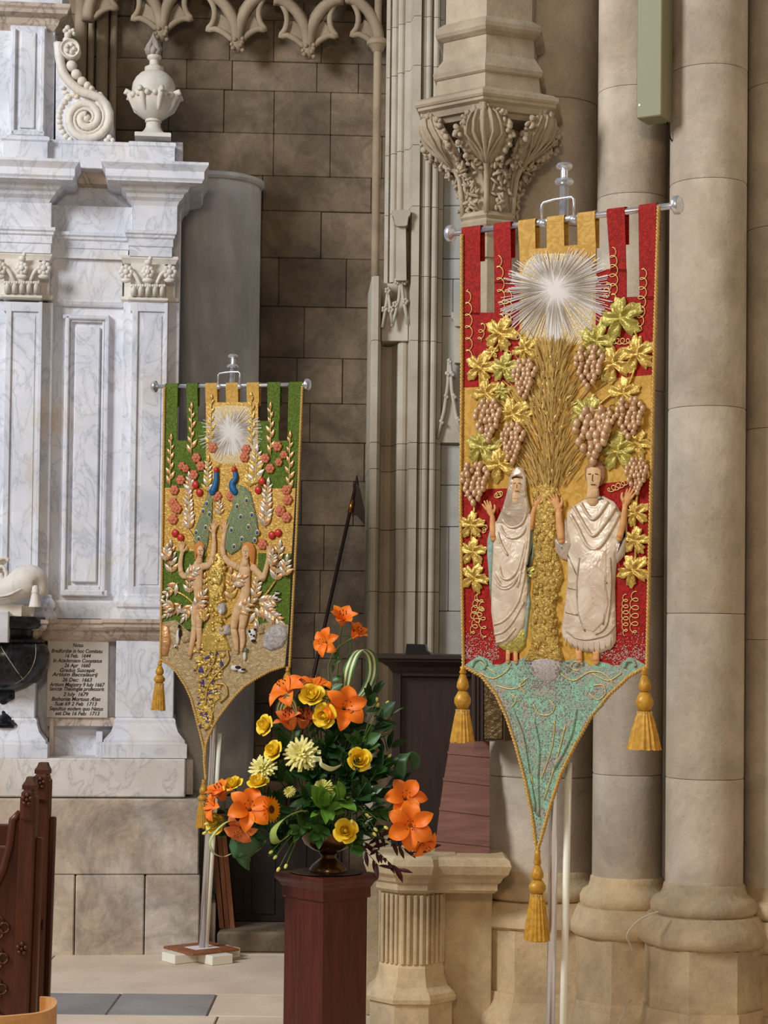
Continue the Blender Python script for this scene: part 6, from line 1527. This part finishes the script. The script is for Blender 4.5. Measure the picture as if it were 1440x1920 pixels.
# lilies
lily(641, 1172, .05, (.1, -.75, .9), 36, 'orange lily blossom at the very top of the arrangement, opening upward', 'half')
lily(612, 1204, .07, (-.6, -.9, .05), 30, 'small orange lily on the left of the topmost lily cluster', 'open', roll=.4)
lily(661, 1196, .05, (.55, -.55, .65), 30, 'half-open orange lily on the right of the topmost lily cluster', 'half')
lily(540, 1298, .06, (-.5, -.55, .75), 44, 'orange lily spreading left of the upper yellow rose', 'open', roll=.2)
lily(588, 1290, .02, (.05, -.3, 1), 42, 'orange lily behind the upper yellow rose with stamens standing up', 'open', roll=.5)
lily(645, 1328, .09, (.25, -.95, .25), 46, 'large orange lily facing forward right of the upper yellow roses', 'open', roll=.3)
lily(548, 1368, .08, (-.25, -.45, .9), 42, 'salmon orange lily trumpet below the left upper lily', 'half', 'salmon')
lily(566, 1366, .06, (.2, -.4, .95), 40, 'second salmon lily trumpet beside the first, leaning right', 'half', 'salmon')
lily(404, 1512, .10, (-.85, -.4, .35), 34, 'orange lily at the far left edge of the arrangement', 'open')
lily(420, 1500, .07, (-.35, -.4, .9), 38, 'half-open orange lily rising at the left beside the silver pole', 'half')
lily(468, 1518, .15, (.05, -.9, .4), 46, 'large orange lily in front on the left of the arrangement', 'open', roll=.35)
lily(452, 1552, .13, (-.25, -.8, -.5), 34, 'orange lily hanging below the large left lily', 'open', 'salmon')
lily(760, 1498, .10, (.05, -.95, .4), 42, 'upper orange lily of the pair at the right', 'open', roll=.0)
lily(770, 1548, .14, (-.05, -1, .12), 48, 'lower large orange lily of the pair at the right', 'open', roll=.5)
lily(792, 1580, .11, (.5, -.6, -.55), 32, 'orange lily half hidden below the right-hand pair', 'open')
# roses
for a in ((497, 1360, .07, (-.6, -.6, .2), 17, 'yellow rose at the upper left beyond the salmon lilies'), (584, 1303, .10, (-.1, -.8, .6), 20, 'yellow rose at the top between two orange lilies'), (609, 1342, .12, (-.4, -.9, .0), 20, 'yellow rose just below the top rose, beside the forward lily'), (513, 1407, .10, (-.5, -.6, .4), 17, 'yellow rose above the left cream chrysanthemum'),
          (437, 1470, .09, (-.4, -.5, .8), 16, 'yellow rose bud at the left above the lilies'), (484, 1466, .13, (-.1, -.5, .8), 17, 'yellow rose right below the left cream chrysanthemum'), (674, 1424, .13, (.1, -.95, .3), 19, 'yellow rose alone on dark leaves right of centre'), (648, 1558, .15, (-.1, -.95, .25), 19, 'yellow rose low in front over the urn rim'), (404, 1545, .08, (-.5, -.8, .1), 17, 'yellow rose at the lower left behind the leaf loop')): rose(*a)
chrys(564, 1411, .13, (-.15, -.85, .45), 31, 'large cream chrysanthemum in the middle left of the arrangement', Q_cream)
chrys(490, 1438, .10, (-.55, -.7, .45), 26, 'cream chrysanthemum at the left between three yellow roses', Q_cream)
chrys(606, 1476, .16, (.0, -.7, .7), 19, 'small lime coloured chrysanthemum near the centre', Q_lime)
chrys(612, 1306, .05, (.2, -.6, .75), 20, 'pale chrysanthemum behind the top yellow rose', Q_cream)
chrys(543, 1484, .14, (.0, -.9, .2), 10, 'tiny cream button bloom left of the centre', Q_bud, .8)
# amber daisy seen from the side
o = thing('daisy', 'amber daisy seen from the side next to the large left lily', 'daisy', Matrix.Translation(fpt(506, 1518, .15)) @ axis((.75, -.55, .1)))
q = MB()
for j in range(2):
    for k in range(18):
        a = k * PI / 9 + j * .17; dr = Vector((math.cos(a), math.sin(a), .15 + .35 * j)); sd = Vector((-math.sin(a), math.cos(a), 0)); l = .05 - .012 * j
        q.add([dr * .006 - sd * .002, dr * .006 + sd * .002, dr * l * .8 + sd * .005, dr * l, dr * l * .8 - sd * .005], [(0, 1, 2, 3, 4)])
tag(q.build('petals', Q_gerb, o), kind='stuff'); MB().ball((0, 0, .006), (.014, .014, .009), 10, 6).build('flower_heart', Q_anther, o, True); stem_to(o)
# ---------------------------------------------------------------- foliage
def leafm(mat, w=.42, bend=.25, fold=.10):
    V, Fs, k = [], [], 7
    for i in range(k + 1):
        t = i / k; q = w * .5 * math.sin(PI * t ** .85) ** .85 if 0 < t < 1 else 0
        for s in (-1, -.5, 0, .5, 1): V.append((t * math.cos(bend * t), s * q, -bend * t * t * .5 + fold * abs(s) * q * 2))
    for i in range(k):
        for j in range(4): Fs.append((i * 5 + j, (i + 1) * 5 + j, (i + 1) * 5 + j + 1, i * 5 + j + 1))
    return MB().add(V, Fs).mesh('leaf', True, mat)
LM = [[leafm(m_, .46), leafm(m_, .34, .5), leafm(m_, .56, .15)] for m_ in Q_leaf]
LN = [leafm(Q_leaf[3], .26, .4), leafm(Q_leaf[1], .14, .5)]
def spray(px, py, dep, cnt, lpx, c, label, src=None, kind=None, t0=.42, stem=True):
    tip = fpt(px, py, dep); e = src or (ORG + Vector((R_.uniform(-.05, .05), R_.uniform(-.04, .04), 0)))
    o = thing('leafy_sprig', label, 'foliage', Matrix.Translation(e), 'leafy sprigs in the flower arrangement')
    d = tip - e; mid = d * .5 + Vector((0, -.03, .05))
    pts = smoothpath([Vector((0, 0, 0)), mid, d], 6); MB().tube(pts, [.003 - .002 * i / 12 for i in range(13)], 5).build('stem', Q_stem, o, True)
    cnt = int(cnt * 1.5) if kind is None else cnt
    for i in range(cnt):
        t = t0 + (1 - t0) * (i + .5) / cnt; p = pts[min(12, int(t * 12))].lerp(pts[min(12, int(t * 12) + 1)], t * 12 % 1) if t < 1 else d
        dn = d.normalized(); a = R_.uniform(0, 2 * PI) if i < cnt - 1 else 0
        sd = (dn.orthogonal().normalized() * math.cos(a) + dn.cross(dn.orthogonal()).normalized() * math.sin(a))
        if sd.y > .2: sd.y *= -.5
        ax = (dn * (.65 if i < cnt - 1 else 2) + sd).normalized(); up_v = (Vector((0, -.8, .7)) + Vector((R_.uniform(-.4, .4), 0, R_.uniform(-.4, .4))))
        yv = up_v.cross(ax).normalized(); zv = ax.cross(yv)
        l = lpx * PD / F * R_.uniform(.75, 1.2)
        m = Matrix((ax, yv, zv)).transposed().to_4x4(); m = Matrix.Translation(p) @ m @ Matrix.Diagonal((l, l, l, 1))
        child(kind if kind else LM[c][R_.randrange(3)], 'leaf', o, m)
    return o
for a in ((628, 1230, .06, 7, 22, 1, 'light green leaves on the stem of the topmost lilies'), (700, 1300, .03, 9, 44, 0, 'dark leafy sprig at the upper right under the striped leaf loop'), (712, 1345, .06, 9, 42, 0, 'dark leafy sprig at the right shoulder above the lone yellow rose'), (735, 1400, .03, 9, 42, 0, 'dark leafy sprig reaching right towards the dark desk'),
          (716, 1440, .07, 9, 44, 0, 'dark leafy sprig right beside the lone yellow rose'), (752, 1470, .04, 8, 40, 0, 'dark leafy sprig just above the upper right lily'), (728, 1520, .09, 9, 38, 1, 'mid green sprig left of the right-hand lilies'), (700, 1560, .1, 9, 34, 0, 'dark sprig low at the right beside the low yellow rose'), (668, 1590, .11, 8, 30, 1, 'mid green sprig drooping over the urn rim at the right'),
          (600, 1566, .13, 9, 32, 1, 'mid green sprig in front over the urn bowl'), (560, 1560, .12, 8, 34, 1, 'mid green sprig over the urn rim at the left'), (520, 1590, .1, 8, 34, 0, 'dark sprig drooping at the lower left of the urn'), (470, 1590, .07, 8, 34, 0, 'dark sprig under the hanging left lily'), (430, 1560, .07, 7, 34, 0, 'dark sprig behind the far left leaf loop'),
          (450, 1490, .05, 8, 34, 0, 'dark sprig between left yellow bud and lilies'), (505, 1450, .07, 9, 38, 0, 'dark sprig behind the left chrysanthemum'), (530, 1400, .05, 9, 40, 0, 'dark sprig behind the large cream chrysanthemum'), (525, 1350, .03, 9, 38, 1, 'mid green sprig behind the upper left rose'), (560, 1330, .03, 8, 38, 0, 'dark sprig behind the salmon lily trumpets'),
          (610, 1300, .0, 9, 40, 0, 'dark sprig behind the top yellow roses'), (655, 1360, .07, 10, 44, 0, 'dark sprig below the forward facing lily'), (620, 1395, .09, 10, 44, 0, 'dark sprig right of the large cream chrysanthemum'), (680, 1390, .08, 10, 42, 1, 'mid green sprig above the lone yellow rose'), (650, 1450, .12, 10, 42, 0, 'dark sprig left below the lone yellow rose'),
          (585, 1450, .11, 10, 40, 0, 'dark sprig beneath the large cream chrysanthemum'), (545, 1520, .13, 9, 38, 0, 'dark sprig left of centre below the tiny button bloom'), (610, 1515, .18, 9, 46, 2, 'bright green leaf rosette at the centre front'), (645, 1500, .17, 8, 40, 2, 'bright green leaves right of the small lime chrysanthemum'), (690, 1490, .12, 10, 40, 0, 'dark sprig between centre and right-hand lilies'),
          (575, 1500, .14, 9, 38, 0, 'dark sprig left of the bright centre leaves'), (640, 1330, .02, 9, 42, 0, 'dark sprig behind the forward facing lily')): spray(*a)
for a in ((712, 1625, .10, 8, 30, 'maroon narrow leaved sprig hanging nearest the urn'), (745, 1632, .11, 10, 34, 'maroon narrow leaved sprig hanging in the middle'), (775, 1600, .09, 9, 32, 'maroon narrow leaved sprig under the right-hand lilies'), (800, 1592, .06, 7, 30, 'maroon narrow leaved sprig at the far right tip')):
    spray(a[0], a[1], a[2], a[3], a[4], 3, a[5], kind=LN[0], t0=.5)
for a in ((720, 1372, .05, 12, 24, 'feathery thin leaved sprig at the right shoulder'), (740, 1335, .04, 10, 22, 'feathery thin leaved sprig rising highest at the right'), (685, 1545, .14, 12, 20, 'feathery thin leaved sprig in front at the right'), (515, 1545, .14, 10, 20, 'feathery thin leaved sprig in front at the left')):
    spray(a[0], a[1], a[2], a[3], a[4], 1, a[5], kind=LN[1], t0=.4)
# bud sprays
def buds(pts, label, dep, src):
    tip = fpt(*pts[0], dep); o = thing('bud_spray', label, 'bud spray', Matrix.Translation(fpt(*src, .1)), 'freesia bud sprays in the arrangement')
    b0 = fpt(*src, .1)
    for i, (x, y) in enumerate(pts):
        p = fpt(x, y, dep) - b0
        MB().tube(smoothpath([Vector((0, 0, 0)), p * .5 + Vector((0, -.02, .015)), p], 4), .0016, 5).build('stem', Q_stem, o, True)
        d = p.normalized(); MB().ball(p, (.006, .006, .010), 8, 6, d.to_track_quat('Z', 'Y').to_matrix()).build('bud', Q_bud, o, True)
buds([(508, 1598), (516, 1607), (522, 1630), (536, 1624)], 'pale yellow freesia buds hanging low at the left over the plinth', .13, (575, 1545))
buds([(730, 1418), (742, 1424), (736, 1434), (722, 1440)], 'pale green freesia buds at the right before the dark desk', .06, (690, 1470))
buds([(706, 1312), (708, 1322), (722, 1328), (726, 1318)], 'small green buds at the upper right beside the striped loop', .04, (680, 1390))
buds([(388, 1545), (392, 1555), (384, 1562), (402, 1530)], 'tiny green buds at the far left in front of the silver pole', .09, (440, 1540))
buds([(688, 1528), (704, 1555), (724, 1552), (702, 1564), (660, 1540)], 'small green berries between low rose and right-hand lilies', .15, (660, 1510))
# ribbon leaves bent into loops
def ribbon(name, label, pts, w, mats, twist=(1, 0, 0)):
    P_ = smoothpath([fpt(*p) for p in pts], 5); o0 = P_[0]; m = MB(); n = 6; V = []; Fs = []
    for i, p in enumerate(P_):
        t = (P_[min(i + 1, len(P_) - 1)] - P_[max(i - 1, 0)]).normalized(); s = Vector(twist) - t * Vector(twist).dot(t)
        s.normalize(); u = i / (len(P_) - 1); ww = w * PD / F * .5 * min(1, .35 + 3 * u, .25 + 3.5 * (1 - u))
        for j in range(n): V.append(p - o0 + s * ww * (j / (n - 1) - .5) * 2)
    for i in range(len(P_) - 1):
        for j in range(n - 1): Fs.append((i * n + j, i * n + j + 1, (i + 1) * n + j + 1, (i + 1) * n + j))
    me = m.add(V, Fs).mesh(name, True, mats[0]); me.materials.append(mats[1])
    for p in me.polygons: p.material_index = 1 if p.index % (n - 1) in (1, 3) else 0
    o = bpy.data.objects.new(name, me); COL.objects.link(o); o.location = o0
    sd = o.modifiers.new('thick', 'SOLIDIFY'); sd.thickness = .0012
    return tag(o, label, 'leaf', 'ribbon leaves bent into loops')
ribbon('ribbon_leaf', 'cream and green striped leaf looped tall at the upper right', [(640, 1330, .02), (648, 1290, .06), (654, 1255, .09), (666, 1226, .07), (682, 1218, .03), (696, 1232, .0), (698, 1262, -.02), (688, 1290, .0), (672, 1310, .02), (655, 1330, .03)], 26, (Q_rib[0], Q_rib[1]), (.8, -.6, .1))
ribbon('ribbon_leaf', 'pale green leaf looped round at the far left below the lilies', [(452, 1545, .12), (430, 1540, .15), (408, 1555, .17), (394, 1578, .17), (400, 1598, .15), (418, 1606, .12), (434, 1600, .08)], 14, (Q_rib[3], Q_rib[1]), (.4, -.9, .1))
ribbon('ribbon_leaf', 'lime leaf looped in front at the left of the urn', [(575, 1522, .14), (555, 1524, .18), (530, 1538, .2), (514, 1560, .19), (518, 1578, .17), (534, 1572, .14), (555, 1548, .12)], 22, (Q_rib[3], Q_rib[3]), (.5, -.75, .4))
ribbon('ribbon_leaf', 'cream leaf curl below the large chrysanthemum', [(588, 1440, .14), (588, 1425, .17), (600, 1424, .18), (604, 1434, .18), (622, 1442, .17), (640, 1434, .15)], 12, (Q_rib[1], Q_rib[1]), (.2, -.7, .8))
ribbon('broad_leaf', 'broad dark green leaf folded under at the lower left', [(432, 1576, .08), (446, 1584, .11), (462, 1592, .11), (470, 1608, .09), (462, 1616, .06)], 52, (Q_rib[2], Q_rib[2]), (.3, -.2, .9))
ribbon('broad_leaf', 'broad dark green leaf folded over at the right before the desk', [(742, 1480, .06), (750, 1450, .07), (752, 1425, .07), (764, 1412, .05), (778, 1425, .03), (776, 1446, .02)], 24, (Q_rib[2], Q_rib[2]), (.9, -.3, .2))
ribbon('broad_leaf', 'grey green leaf bent over above the salmon lilies', [(556, 1340, .1), (548, 1316, .11), (534, 1310, .1), (524, 1326, .08), (524, 1345, .06)], 16, (Q_rib[0], Q_rib[1]), (.7, -.6, .3))
